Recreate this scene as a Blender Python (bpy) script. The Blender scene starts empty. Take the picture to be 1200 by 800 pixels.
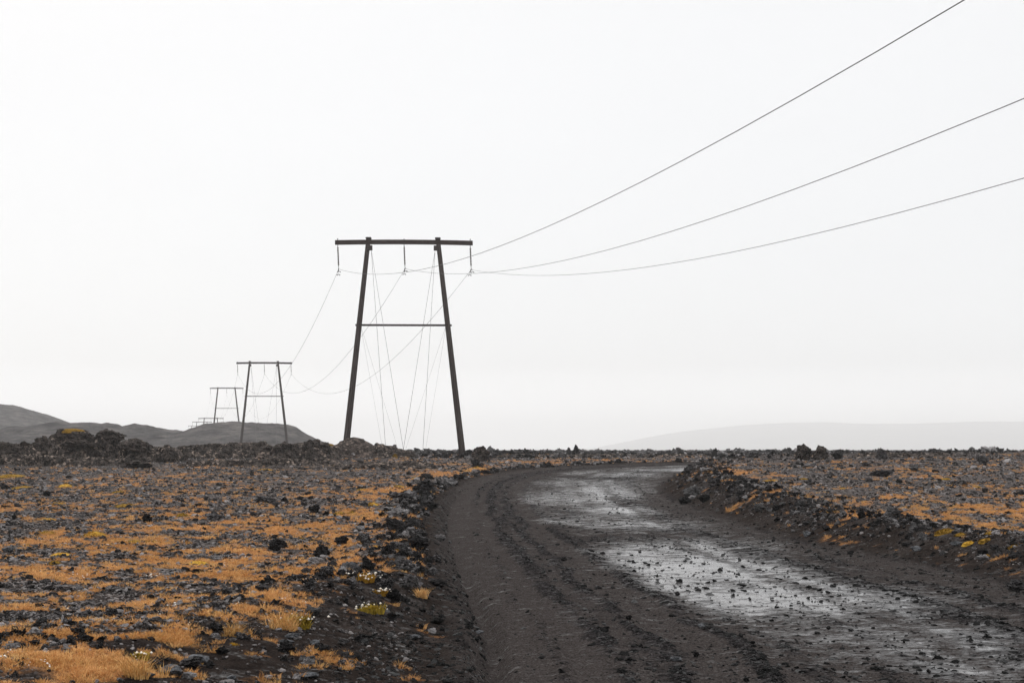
import bpy, bmesh, math, random
import numpy as np
from mathutils import Vector, Matrix, noise as mnoise

# ------------------------------------------------------------------ camera, sky, sun, exposure
SC = bpy.context.scene
COL = SC.collection
F = 50.0 / 36.0 * 1200.0          # focal length in photograph pixels
CAMH = 1.7
HORIZON = 527.0
cam_d = bpy.data.cameras.new("camera"); cam = bpy.data.objects.new("camera", cam_d); COL.objects.link(cam)
cam.location = (0, 0, CAMH); cam.rotation_euler = (math.radians(90), 0, 0)
cam_d.lens = 50; cam_d.sensor_width = 36; cam_d.shift_y = (HORIZON - 400) / 1200.0
cam_d.clip_start = 0.1; cam_d.clip_end = 40000
SC.camera = cam

SUN_EL, SUN_AZ = math.radians(40), math.radians(-28)      # azimuth from +Y towards +X
W = bpy.data.worlds.new("World"); SC.world = W; W.use_nodes = True
nt = W.node_tree; nt.nodes.clear()
sky = nt.nodes.new("ShaderNodeTexSky"); sky.sky_type = 'NISHITA'; sky.sun_disc = False
sky.sun_elevation = SUN_EL; sky.sun_rotation = SUN_AZ; sky.air_density = 1.0; sky.dust_density = 2.5
bg1 = nt.nodes.new("ShaderNodeBackground"); bg1.inputs['Strength'].default_value = 0.05
nt.links.new(sky.outputs[0], bg1.inputs['Color'])
# the closed cloud deck: an even pale grey, darker low down, plus an added bright horizon band to offset haze dimming
tc = nt.nodes.new("ShaderNodeTexCoord"); sep = nt.nodes.new("ShaderNodeSeparateXYZ")
ramp = nt.nodes.new("ShaderNodeValToRGB")
nt.links.new(tc.outputs['Generated'], sep.inputs[0]); nt.links.new(sep.outputs['Z'], ramp.inputs[0])
cr = ramp.color_ramp
cr.elements[0].position = 0.0; cr.elements[0].color = (1.62, 1.645, 1.69, 1)
cr.elements[1].position = 0.32; cr.elements[1].color = (1.05, 1.05, 1.055, 1)
e = cr.elements.new(0.06); e.color = (1.025, 1.035, 1.05, 1)
e = cr.elements.new(1.0); e.color = (2.15, 2.15, 2.16, 1)   # CIE overcast: the deck brightens towards the zenith
cn = nt.nodes.new("ShaderNodeTexNoise"); cn.inputs['Scale'].default_value = 2.2; cn.inputs['Detail'].default_value = 3
mp = nt.nodes.new("ShaderNodeMapping"); mp.inputs['Scale'].default_value = (1, 1, 3.0)
nt.links.new(tc.outputs['Generated'], mp.inputs[0]); nt.links.new(mp.outputs[0], cn.inputs['Vector'])
mr = nt.nodes.new("ShaderNodeMapRange"); mr.inputs['From Min'].default_value = 0.3; mr.inputs['From Max'].default_value = 0.7
mr.inputs['To Min'].default_value = .985; mr.inputs['To Max'].default_value = 1.015
nt.links.new(cn.outputs[0], mr.inputs[0])
bg2 = nt.nodes.new("ShaderNodeBackground")
nt.links.new(ramp.outputs[0], bg2.inputs['Color']); nt.links.new(mr.outputs[0], bg2.inputs['Strength'])
add = nt.nodes.new("ShaderNodeMixShader"); add.inputs[0].default_value = 0.85; wo = nt.nodes.new("ShaderNodeOutputWorld")
nt.links.new(bg1.outputs[0], add.inputs[1]); nt.links.new(bg2.outputs[0], add.inputs[2]); nt.links.new(add.outputs[0], wo.inputs[0])

sl = bpy.data.lights.new("sun", 'SUN'); sl.energy = 1.5; sl.angle = math.radians(10); sl.color = (1.0, 0.965, 0.92)
sun = bpy.data.objects.new("sun", sl); COL.objects.link(sun)
sd = Vector((math.sin(SUN_AZ) * math.cos(SUN_EL), math.cos(SUN_AZ) * math.cos(SUN_EL), math.sin(SUN_EL)))
sun.rotation_euler = sd.to_track_quat('Z', 'Y').to_euler()

SC.view_settings.view_transform = 'Standard'; SC.view_settings.look = 'None'
SC.view_settings.exposure = 0.0; SC.view_settings.gamma = 1.0
SC.cycles.volume_bounces = 1; SC.cycles.max_bounces = 5; SC.cycles.diffuse_bounces = 2; SC.cycles.glossy_bounces = 2
SC.cycles.transparent_max_bounces = 6

RNG = np.random.default_rng(7)
random.seed(7)

# ------------------------------------------------------------------ noise
def vnoise(x, y, seed=0):
    xi = np.floor(x).astype(np.int64); yi = np.floor(y).astype(np.int64)
    fx = x - xi; fy = y - yi
    fx = fx * fx * (3 - 2 * fx); fy = fy * fy * (3 - 2 * fy)
    def h(a, b):
        n = (a * 374761393 + b * 668265263 + seed * 1442695041) & 0xffffffff
        n = ((n ^ (n >> 13)) * 1274126177) & 0xffffffff
        n = n ^ (n >> 16)
        return (n & 0xffff) / 65535.0
    a = h(xi, yi); b = h(xi + 1, yi); c = h(xi, yi + 1); d = h(xi + 1, yi + 1)
    return (a * (1 - fx) + b * fx) * (1 - fy) + (c * (1 - fx) + d * fx) * fy

def fbm(x, y, seed=0, octv=4, gain=0.5):
    t = 0; a = 1; n = 0
    for k in range(octv):
        t = t + a * vnoise(x * 2.03 ** k + 17.3 * k, y * 2.03 ** k - 9.1 * k, seed + k); n += a; a *= gain
    return t / n

def sstep(a, b, x):
    t = np.clip((x - a) / (b - a), 0, 1); return t * t * (3 - 2 * t)

# ------------------------------------------------------------------ the lie of the land
def WL(y):
    """width of the left shoulder"""
    return .8 + 2.2 * (1 - sstep(8.5, 17, y))

def base(y):
    return 1.3 * sstep(15, 105, y)

def rowY(row):                       # distance of a road-level point seen at that photograph row
    ys = np.linspace(8, 100, 3000); r = HORIZON + F * (CAMH - base(ys)) / ys
    return float(np.interp(-row, -r, ys))

def rp(c, r):
    y = rowY(r); return ((c - 600) / F * y, y)

def smooth_line(pts, n=6):
    pts = [np.array(p, float) for p in pts]; out = []
    for i in range(len(pts) - 1):
        p0 = pts[max(i - 1, 0)]; p1 = pts[i]; p2 = pts[i + 1]; p3 = pts[min(i + 2, len(pts) - 1)]
        for k in range(n):
            t = k / n
            out.append(0.5 * ((2 * p1) + (-p0 + p2) * t + (2 * p0 - 5 * p1 + 4 * p2 - p3) * t * t + (-p0 + 3 * p1 - 3 * p2 + p3) * t ** 3))
    out.append(pts[-1]); return np.array(out)

LEFT = smooth_line([(0.9, -16), (0.3, 0), rp(573, 800), rp(568, 740), rp(545, 690), rp(528, 640), rp(524, 610), rp(531, 588), rp(546, 571), rp(572, 559),
                    rp(625, 550.5), rp(700, 546), (9.2, 75.5), (16, 78.5), (30, 82), (60, 86)])
RIGHT = smooth_line([(8.5, -16), (7.2, 0), (6.7, 10), rp(1200, 692), rp(1100, 668), rp(950, 640), rp(850, 611), rp(793, 590), rp(768, 576), rp(776, 564),
                     rp(800, 554.5), (10.5, 67), (17, 71), (31, 75), (60, 79)])

def dist_line(x, y, L):
    best = np.full(x.shape, 1e9); side = np.zeros(x.shape)
    for i in range(len(L) - 1):
        ax, ay = L[i]; bx, by = L[i + 1]; dx, dy = bx - ax, by - ay
        t = np.clip(((x - ax) * dx + (y - ay) * dy) / (dx * dx + dy * dy + 1e-9), 0, 1)
        px = ax + t * dx - x; py = ay + t * dy - y; d = px * px + py * py
        s = dx * (y - ay) - dy * (x - ax)
        m = d < best
        best = np.where(m, d, best); side = np.where(m, s, side)
    return np.sqrt(best), side

def road_coords(x, y):
    """dl, dr: signed distances to the left and right edge, positive on the road's side of it"""
    x = np.asarray(x, float); y = np.asarray(y, float)
    dl = np.full(x.shape, -99.0); dr = np.full(x.shape, 99.0)
    m = (x > -40) & (x < 90) & (y > -40) & (y < 140)
    if m.any():
        a, s = dist_line(x[m], y[m], LEFT); dl[m] = np.where(s < 0, a, -a)
        b, s2 = dist_line(x[m], y[m], RIGHT); dr[m] = np.where(s2 > 0, b, -b)
    return dl, dr

def height(x, y, fine=True, rc=None):
    x = np.asarray(x, float); y = np.asarray(y, float)
    dl, dr = rc if rc is not None else road_coords(x, y)
    b = base(y)
    off_l = np.maximum(-dl, 0); off_r = np.maximum(-dr, 0)
    b_r = b + (0.34 + 0.25 * sstep(20, 52, y)) * (1 - 0.85 * sstep(70, 120, y))
    b_l = b + 0.30 * (1 - sstep(20, 62, y)) + .02
    wl = WL(y)
    is_r = (dr < 0)
    z = b + np.where(is_r, (b_r - b) * sstep(0.0, 1.5, off_r), (b_l - b) * sstep(-0.1, wl, off_l))
    # the rim of pushed-up gravel along both edges
    z = z + 0.10 * np.exp(-((off_r - 1.6) / 0.6) ** 2) * is_r + 0.07 * np.exp(-((off_l - wl) / 0.7) ** 2) * (dl < 0)
    land = np.clip(np.maximum(off_l, off_r) / 1.2, 0, 1)
    z = z + land * (fbm(x * 0.10, y * 0.10, 3, 3) - 0.5) * 0.30 * (1 - .5 * sstep(45, 70, y)) * (1 - 0.5 * sstep(90, 200, y))
    z = z + land * sstep(120, 260, y) * (fbm(x * 0.02, y * 0.02, 5, 3) - 0.5) * 0.5 * (1 - sstep(600, 1500, y))
    if fine:
        z = z + land * (fbm(x * 1.1, y * 1.1, 11, 4) - 0.5) * 0.15
        on = (dl > 0) & (dr > 0)
        wob = (fbm(x * 0.35, y * 0.35, 21, 2) - 0.5) * 1.2
        u = dl + wob * sstep(0, 1.5, dl)
        rut = (vnoise(u * 2.3, y * 0.05, 31) - 0.5) * 0.03 + (vnoise(u * 6.0, y * 0.12, 33) - 0.5) * 0.015 + (.55 - road_band(x, y, dl, dr)[0]) * .045
        z = z + np.where(on, rut * sstep(0, 0.25, np.minimum(dl, dr)), 0)
        # the sharp drop at the grader's left edge
        z = z - (0.06 + 0.10 * (1 - sstep(13, 24, y))) * np.exp(-((dl - 0.06) / 0.11) ** 2) * (y < 45) + 0.05 * np.exp(-((dl + 0.22) / 0.14) ** 2) * (y < 45)
        z = z + (fbm(x * 4.0, y * 4.0, 41, 3) - 0.5) * 0.035 * (0.35 + 0.65 * land) * (1 - sstep(40, 90, y))
        # low puddle pans stay flat
    return z

def at(c, r, z=None):
    """the spot on the ground that lies under photograph pixel (c, r)"""
    ys = np.concatenate([np.linspace(6, 60, 1500), np.linspace(60.1, 260, 1500)])
    xs = (c - 600) / F * ys
    h = height(xs, ys, False); ray = CAMH - (r - HORIZON) / F * ys
    k = np.argmax(h >= ray)
    if h[k] < ray[k]: k = len(ys) - 1
    return float(xs[k]), float(ys[k]), float(height(xs[k:k + 1], ys[k:k + 1])[0])

def road_band(x, y, dl, dr):
    """1 = packed brown wheel strip, 0 = loose dark gravel ridge"""
    wob = (fbm(x * .5, y * .5, 21, 2) - .5) * .35 + (fbm(x * 3, y * 3, 22, 2) - .5) * .12
    u = dl + wob; n = fbm(x * 2.2, y * 1.1, 23, 3)
    b = .70 + (vnoise(u * 1.6 + 3.3, y * .04, 77) - .5) * .25 - .10 * sstep(.5, .9, u) * (1 - sstep(1.6, 2.1, u)) - .12 * sstep(2, 3, u) + (n - .5) * .45 + (vnoise(u * 8.5, y * .09, 79) - .5) * .42 * (1 - sstep(30, 60, y)) + (fbm(x * 5, y * 3, 24, 2) - .5) * .3
    for c, w_, a in ((.62, .07, .55), (1.06, .11, .8), (1.48, .07, .6), (2.15, .1, .5), (5.0, .2, .5), (5.7, .2, .6), (6.3, .12, .4)):
        b = b - a * np.exp(-((u - c) / w_) ** 2) * np.clip((n - .36) * 5, 0, 1.3)
    b = b + .25 * np.exp(-((u - 1.85) / .16) ** 2) + .15 * np.exp(-((u - .3) / .2) ** 2)
    return np.clip(b, 0, 1), u

# where grass, moss and wet mud lie, as world patches (centre, half-widths, weight)
def blob(field, x, y, c, r, hw, hh, w, p=2):
    X0, Y0, _ = at(c, r)
    _, Y1, _ = at(c, r - hh); _, Y2, _ = at(c, r + hh)
    sy = max((Y1 - Y2) / 2, 0.05); sx = hw / F * Y0
    d = ((x - X0) / sx) ** 2 + ((y - Y0) / sy) ** 2
    return np.maximum(field, w * np.exp(-np.minimum(d, 50) ** (p / 2)))

GRASS = [(60, 770, 130, 26, 1.0), (200, 745, 110, 22, 1.0), (330, 720, 70, 20, 1.0), (410, 705, 70, 18, .9), (330, 690, 90, 14, .8), (200, 700, 120, 12, .55),
         (60, 715, 90, 14, .45), (290, 655, 60, 16, .8), (340, 620, 60, 12, .75), (430, 600, 50, 12, .9), (400, 625, 40, 8, .8), (460, 575, 45, 8, .9), (515, 556, 50, 5, .95),
         (560, 550, 35, 3, .9), (240, 650, 60, 10, .45), (150, 640, 80, 10, .3), (490, 690, 30, 12, .6), (510, 660, 25, 12, .5), (500, 640, 30, 10, .5), (100, 680, 80, 8, .35),
         (20, 560, 60, 3, .35), (420, 548, 70, 3, .7), (300, 553, 80, 3, .45), (480, 700, 20, 9, .5), (500, 700, 30, 5, .8), (400, 770, 30, 5, .3), (140, 745, 60, 10, .9), (20, 745, 60, 10, .7),
         (860, 552, 30, 5, .8), (900, 556, 50, 5, .55), (880, 582, 35, 6, .6), (990, 600, 35, 8, .95), (960, 607, 30, 5, .7), (1090, 605, 60, 12, .7), (1170, 600, 50, 14, .8), (1130, 630, 60, 9, .9),
         (1190, 640, 30, 8, .7), (940, 580, 60, 5, .35), (1040, 580, 70, 6, .4), (990, 540, 40, 2, .5), (850, 545, 30, 3, .6), (1180, 570, 40, 5, .4), (640, 541, 60, 1.5, .9), (700, 539, 60, 1.2, .7), (760, 590, 1, 1, 0)]
WETS = [(840, 665, 110, 22, 1.0), (930, 705, 170, 28, 1.0), (1060, 745, 170, 24, .95), (1130, 782, 120, 16, 1.0), (1080, 765, 150, 18, .8), (960, 740, 120, 14, .7), (760, 650, 60, 14, .8), (700, 575, 60, 10, 1.0), (690, 566, 70, 6, .9), (720, 598, 55, 8, .95),
        (740, 615, 70, 9, .85), (650, 580, 40, 9, .8), (730, 556, 55, 4, .9), (770, 550.5, 60, 2, 1.0), (670, 605, 60, 10, .45), (800, 615, 60, 12, .45), (880, 640, 90, 14, .45), (800, 700, 120, 30, .35), (1050, 700, 150, 20, .5), (640, 566, 40, 5, .6),
        (720, 548, 90, 2, .5)]

def coverage(x, y, rc):
    sdf = np.minimum(*rc); left = rc[0] < 0
    g = layer(x, y, GRASS)
    basel = np.where(left, .40 - .20 * sstep(14, 38, y), .20 - .08 * sstep(20, 50, y)) * (1 - .5 * sstep(70, 110, y))
    shoulder = np.where(left, sstep(.6 * WL(y), 1.3 * WL(y), -sdf), sstep(.9, 1.8, -sdf))
    g = np.maximum(g * (.72 + .26 * (1 - sstep(12, 17, y))) * np.where(left & (y < 26), sstep(.45 * WL(y), 1.0 * WL(y), -sdf), np.where(left, 1, sstep(1.0, 1.7, -sdf))), basel * shoulder)
    p = g + (fbm(x * .45, y * .45, 61, 3) - .5) * .7 + (fbm(x * 1.9, y * 1.9, 62, 3) - .5) * .9 + (fbm(x * 5, y * 5, 63, 3) - .5) * 1.5
    return p * sstep(0, .5, -sdf)
BARE = [(300, 531, 120, 5, 1.0), (150, 534, 60, 3, .7), (420, 534, 60, 3, .7), (980, 541, 60, 2, .6)]
RUB = [(345, 652, 42, 14, 1.0), (430, 652, 55, 22, 1.0), (478, 695, 50, 18, .9), (485, 590, 40, 18, 1.0), (505, 640, 28, 24, .9), (235, 780, 70, 14, 1.0), (360, 765, 80, 20, .7), (455, 600, 40, 8, .8),
       (340, 588, 40, 6, .6), (480, 740, 40, 8, .5), (440, 625, 30, 14, .9), (510, 565, 30, 7, .9)]

def layer(x, y, items):
    f = np.zeros(x.shape)
    for c, r, hw, hh, w in items:
        if w > 0: f = blob(f, x, y, c, r, hw, hh, w)
    return f

# ------------------------------------------------------------------ materials
def mat(name):
    m = bpy.data.materials.new(name); m.use_nodes = True; t = m.node_tree
    b = t.nodes['Principled BSDF']
    return m, t, b
def N(t, kind, **kw):
    n = t.nodes.new(kind)
    for k, v in kw.items():
        if k.startswith('_'): setattr(n, k[1:], v)
        else: n.inputs[k.replace('9', ' ')].default_value = v
    return n
def mix(t, f, a, b, blend='MIX'):
    n = t.nodes.new('ShaderNodeMix'); n.data_type = 'RGBA'; n.blend_type = blend
    for i, v in ((0, f), (6, a), (7, b)):
        if isinstance(v, (tuple, float, int)):
            n.inputs[i].default_value = v if i == 0 else (*v, 1) if len(v) == 3 else v
        else: t.links.new(v, n.inputs[i])
    return n.outputs[2]
def math_(t, op, a, b=None, clamp=False):
    n = t.nodes.new('ShaderNodeMath'); n.operation = op; n.use_clamp = clamp
    for i, v in ((0, a), (1, b)):
        if v is None: continue
        if isinstance(v, (int, float)): n.inputs[i].default_value = v
        else: t.links.new(v, n.inputs[i])
    return n.outputs[0]
def rng(t, v, a, b, c=0.0, d=1.0, smooth=False):
    n = t.nodes.new('ShaderNodeMapRange'); n.interpolation_type = 'SMOOTHSTEP' if smooth else 'LINEAR'
    t.links.new(v, n.inputs[0])
    for i, q in enumerate((a, b, c, d)): n.inputs[i + 1].default_value = q
    return n.outputs[0]
def pos(t, scale=(1, 1, 1)):
    g = t.nodes.new('ShaderNodeNewGeometry'); m = t.nodes.new('ShaderNodeMapping'); m.inputs['Scale'].default_value = scale
    t.links.new(g.outputs['Position'], m.inputs[0]); return m.outputs[0]
def noi(t, v, s, d=4, r=0.6):
    n = N(t, 'ShaderNodeTexNoise', Scale=s, Detail=d, Roughness=r); t.links.new(v, n.inputs['Vector']); return n.outputs[0]
def attr(t, name):
    a = t.nodes.new('ShaderNodeAttribute'); a.attribute_name = name; return a.outputs['Fac']

def ground_mat():
    m, t, b = mat("volcanic_ground")
    L = t.links; p = pos(t)
    grass = attr(t, 'grass'); wet = attr(t, 'wet'); onroad = attr(t, 'onroad'); far = attr(t, 'far')
    band = attr(t, 'band')
    n1 = noi(t, p, 0.6, 3); n2 = noi(t, p, 7, 5, .7); n3 = noi(t, p, 70, 3, .7)
    vor = N(t, 'ShaderNodeTexVoronoi', Scale=34.0); L.new(p, vor.inputs['Vector'])
    vor2 = N(t, 'ShaderNodeTexVoronoi', Scale=11.0); L.new(p, vor2.inputs['Vector'])
    vs = t.nodes.new('ShaderNodeSeparateColor'); L.new(vor.outputs['Color'], vs.inputs[0])
    vs2 = t.nodes.new('ShaderNodeSeparateColor'); L.new(vor2.outputs['Color'], vs2.inputs[0])
    soil = mix(t, rng(t, n2, .35, .65), (.013, .011, .0105), (.036, .028, .025))
    gravel = mix(t, math_(t, 'POWER', vs.outputs[0], 4.0), soil, (.24, .215, .205))
    gravel = mix(t, rng(t, vs2.outputs[1], .80, .95, 0, .55), gravel, (.12, .12, .125))
    # road: brown packed strips and dark loose strips
    packed = mix(t, rng(t, n3, .35, .65), (.016, .014, .0135), (.064, .055, .052))
    loose = mix(t, math_(t, 'POWER', vs.outputs[0], 2.0), (.007, .0062, .0062), (.048, .044, .045))
    road = mix(t, rng(t, math_(t, 'ADD', band, math_(t, 'MULTIPLY', math_(t, 'SUBTRACT', n2, .5), .9)), .38, .62, 0, 1, True), loose, packed)
    vor3 = N(t, 'ShaderNodeTexVoronoi', Scale=62.0); L.new(p, vor3.inputs['Vector'])
    vs3 = t.nodes.new('ShaderNodeSeparateColor'); L.new(vor3.outputs['Color'], vs3.inputs[0])
    road = mix(t, rng(t, vs3.outputs[0], .94, .99, 0, .45), road, (.15, .14, .14))
    road = mix(t, rng(t, vs3.outputs[1], .80, .88, 0, .7), road, (.008, .007, .007))
    brown = mix(t, rng(t, n2, .35, .65), (.011, .0088, .008), (.027, .021, .0185))
    gravel = mix(t, attr(t, 'bare'), gravel, brown)
    col = mix(t, onroad, gravel, road)
    # ground-hugging dry sedge
    gm = rng(t, math_(t, 'ADD', grass, math_(t, 'MULTIPLY', math_(t, 'SUBTRACT', n2, .5), .5)), .25, .70, 0, .9, True)
    gcol = mix(t, rng(t, n3, .35, .65), (.08, .040, .020), (.46, .22, .085))
    gcol = mix(t, rng(t, n1, .55, .7, 0, .5), gcol, (.20, .14, .03))
    col = mix(t, gm, col, gcol)
    # far plain: too far to tell the stones apart
    nf = noi(t, pos(t, (1, .25, 1)), .25, 5, .75)
    fcol = mix(t, rng(t, nf, .35, .65), (.022, .021, .022), (.075, .068, .062))
    fcol = mix(t, rng(t, noi(t, pos(t, (1, .3, 1)), .05, 4), .55, .68, 0, .6), fcol, (.15, .075, .03))
    col = mix(t, far, col, fcol)
    # wet mud
    ws = noi(t, pos(t, (1.0, 1.7, 1)), 2.6, 5, .75); ws2 = noi(t, pos(t, (1., 1.2, 1)), 14, 3, .7)
    w = math_(t, 'ADD', math_(t, 'ADD', wet, math_(t, 'MULTIPLY', math_(t, 'SUBTRACT', ws, .5), 2.5)), math_(t, 'MULTIPLY', math_(t, 'SUBTRACT', ws2, .5), 1.5))
    w1 = rng(t, w, .15, .60, 0, 1, True); w2 = rng(t, w, .56, 1.03, 0, 1, True)
    col = mix(t, math_(t, 'MULTIPLY', w1, .5), col, (.014, .013, .014))
    L.new(col, b.inputs['Base Color'])
    rgh = t.nodes.new('ShaderNodeMix'); rgh.data_type = 'FLOAT'; L.new(w2, rgh.inputs[0]); rgh.inputs[2].default_value = .50; rgh.inputs[3].default_value = .15
    r2 = t.nodes.new('ShaderNodeMix'); r2.data_type = 'FLOAT'; L.new(w1, r2.inputs[0]); r2.inputs[2].default_value = .95; L.new(rgh.outputs[0], r2.inputs[3])
    L.new(r2.outputs[0], b.inputs['Roughness'])
    L.new(math_(t, 'ADD', math_(t, 'MULTIPLY', w1, .16), math_(t, 'MULTIPLY', w2, .34)), b.inputs['Specular IOR Level'])
    bh = math_(t, 'ADD', math_(t, 'MULTIPLY', math_(t, 'POWER', vor.outputs['Distance'], 1.0), -.5), math_(t, 'MULTIPLY', n2, 1.2))
    bh = math_(t, 'ADD', bh, math_(t, 'MULTIPLY', n3, .35))
    bump = t.nodes.new('ShaderNodeBump'); bump.inputs['Distance'].default_value = .03
    L.new(bh, bump.inputs['Height']); L.new(rng(t, w2, 0, 1, .8, .05), bump.inputs['Strength'])
    L.new(bump.outputs[0], b.inputs['Normal'])
    return m

def rock_mat(name, dark, light, tint, scale=9.0, lichen=0.25, rand=True, con=.10, cell=0):
    m, t, b = mat(name); L = t.links
    tcn = t.nodes.new('ShaderNodeNewGeometry'); p = tcn.outputs['Position']
    n1 = noi(t, p, scale, 5, .7); n2 = noi(t, p, scale * 6, 4, .7)
    col = mix(t, rng(t, n1, .52 - con, .54 + con), dark, light)
    col = mix(t, rng(t, n2, .52, .62, 0, lichen), col, tint)
    col = mix(t, rng(t, n2, .46, .40, 0, .7), col, tuple(v * .55 for v in dark))
    if rand:
        oi = t.nodes.new('ShaderNodeObjectInfo')
        col = mix(t, rng(t, oi.outputs['Random'], .25, .52, .85, 0), col, dark)
        col = mix(t, rng(t, oi.outputs['Random'], .70, .92, 0, .7), col, tint)
    if cell:
        vc = N(t, 'ShaderNodeTexVoronoi', Scale=cell); L.new(p, vc.inputs['Vector']); sc_ = t.nodes.new('ShaderNodeSeparateColor'); L.new(vc.outputs['Color'], sc_.inputs[0])
        col = mix(t, rng(t, sc_.outputs[0], .72, 1.0, 0, .6), col, tint)
        col = mix(t, rng(t, sc_.outputs[1], .45, .75, 0, .85), col, tuple(v * .6 for v in dark))
    L.new(col, b.inputs['Base Color']); b.inputs['Roughness'].default_value = .85
    b.inputs['Specular IOR Level'].default_value = .04
    v = N(t, 'ShaderNodeTexVoronoi', Scale=scale * 5); L.new(p, v.inputs['Vector'])
    bump = t.nodes.new('ShaderNodeBump'); bump.inputs['Distance'].default_value = .03; bump.inputs['Strength'].default_value = .9
    L.new(math_(t, 'ADD', math_(t, 'MULTIPLY', v.outputs['Distance'], .8), n2), bump.inputs['Height']); L.new(bump.outputs[0], b.inputs['Normal'])
    return m

def blade_mat(name, a, c, d):
    m, t, b = mat(name); L = t.links
    oi = t.nodes.new('ShaderNodeObjectInfo'); p = pos(t)
    col = mix(t, oi.outputs['Random'], a, c)
    col = mix(t, rng(t, oi.outputs['Random'], .22, .0, 0, .8), col, tuple(v * .38 for v in d))
    col = mix(t, rng(t, noi(t, p, 1.3, 3), .45, .65, 0, .8), col, d)
    col = mix(t, rng(t, noi(t, p, 45, 2), .4, .7, 0, .55), col, tuple(min(1, v * 1.9) for v in c))
    L.new(col, b.inputs['Base Color']); b.inputs['Roughness'].default_value = .8
    b.inputs['Specular IOR Level'].default_value = .05
    return m

def plain(name, c, rough=.8, nscale=20, var=.4, spec=.3, metal=0.0, stretch=(1, 1, 1)):
    m, t, b = mat(name)
    col = mix(t, rng(t, noi(t, pos(t, stretch), nscale, 4), .3, .7), tuple(v * (1 - var) for v in c), tuple(min(v * (1 + var), 1) for v in c))
    t.links.new(col, b.inputs['Base Color']); b.inputs['Roughness'].default_value = rough; b.inputs['Specular IOR Level'].default_value = spec
    b.inputs['Metallic'].default_value = metal
    return m

M_GROUND = ground_mat()
M_ROCK = rock_mat("lava_rock", (.014, .013, .013), (.120, .112, .114), (.33, .315, .315), lichen=.45)
M_ROCKD = rock_mat("dark_lava_rock", (.009, .0085, .0085), (.050, .046, .047), (.13, .125, .125), lichen=.4)
M_OUT = rock_mat("outcrop_lava", (.009, .008, .008), (.070, .058, .052), (.42, .33, .27), scale=4.0, lichen=.35, rand=False, cell=8.0)
M_BOULD = rock_mat("outcrop_boulder", (.009, .008, .008), (.075, .062, .056), (.26, .21, .175), scale=4.0, lichen=.35, rand=False)
M_SLAB = rock_mat("pale_slab_lava", (.05, .052, .056), (.16, .165, .175), (.3, .3, .31), lichen=.3, rand=False)
M_BROWN = rock_mat("brown_slab_lava", (.020, .016, .015), (.075, .060, .053), (.30, .23, .19), scale=5.0, lichen=.4, rand=False, cell=7.0)
M_PEB = rock_mat("gravel_stone", (.013, .0115, .011), (.150, .134, .130), (.42, .39, .385), scale=14, lichen=.4)
M_PEBD = rock_mat("road_stone", (.009, .009, .009), (.030, .029, .029), (.12, .12, .12), scale=14, lichen=.15)
M_GRASS = blade_mat("dry_sedge", (.46, .19, .062), (.66, .345, .145), (.40, .165, .042))
M_TALL = blade_mat("pale_straw", (.52, .26, .08), (.66, .38, .16), (.42, .18, .05))
M_MOSS = blade_mat("yellow_moss", (.27, .150, .020), (.36, .21, .026), (.22, .100, .020))
M_GREEN = blade_mat("olive_leaves", (.20, .145, .018), (.36, .25, .035), (.13, .09, .014))
M_FLUFF = plain("pale_seed_fluff", (.74, .68, .60), .9, 60, .1, .1)
M_WOOD = plain("tarred_wood", (.040, .031, .029), .8, 6, .45, .25, stretch=(3, 3, .3))
M_WOODP = plain("weathered_pole_wood", (.050, .040, .037), .85, 9, .65, .1, stretch=(4, 4, .12))
M_WOODR = plain("reddish_tarred_beam", (.036, .025, .022), .8, 6, .4, .25, stretch=(.5, 3, 3))
M_STEEL = plain("galvanised_steel", (.20, .20, .20), .5, 30, .2, .5, metal=.6)
M_GLASS = plain("brown_porcelain", (.055, .040, .032), .35, 30, .2, .5)
M_WIRE = plain("weathered_conductor", (.07, .068, .07), .6, 30, .2, .4, metal=.3)
M_GUY = plain("dull_guy_wire", (.16, .155, .16), .7, 30, .2, .3)

# ------------------------------------------------------------------ object helpers
def link(o, parent=None):
    COL.objects.link(o)
    if parent is not None: o.parent = parent
    return o
def mesh_np(name, v, f, mats, smooth=False, fm=None):
    me = bpy.data.meshes.new(name)
    v = np.asarray(v, np.float32); f = np.asarray(f, np.int32); k = f.shape[1]
    me.vertices.add(len(v)); me.vertices.foreach_set('co', v.ravel())
    me.loops.add(f.size); me.loops.foreach_set('vertex_index', f.ravel())
    me.polygons.add(len(f)); me.polygons.foreach_set('loop_start', np.arange(0, f.size, k, dtype=np.int32))
    me.polygons.foreach_set('use_smooth', np.full(len(f), smooth))
    for m in mats: me.materials.append(m)
    if fm is not None: me.polygons.foreach_set('material_index', np.asarray(fm, np.int32))
    me.update(calc_edges=True); return me
def tag(o, label=None, cat=None, group=None, kind=None):
    if label: o['label'] = label
    if cat: o['category'] = cat
    if group: o['group'] = group
    if kind: o['kind'] = kind
    return o
def empty(name, loc, rz=0):
    o = bpy.data.objects.new(name, None); o.location = loc; o.rotation_euler = (0, 0, rz); o.empty_display_size = .2
    return link(o)

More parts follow.
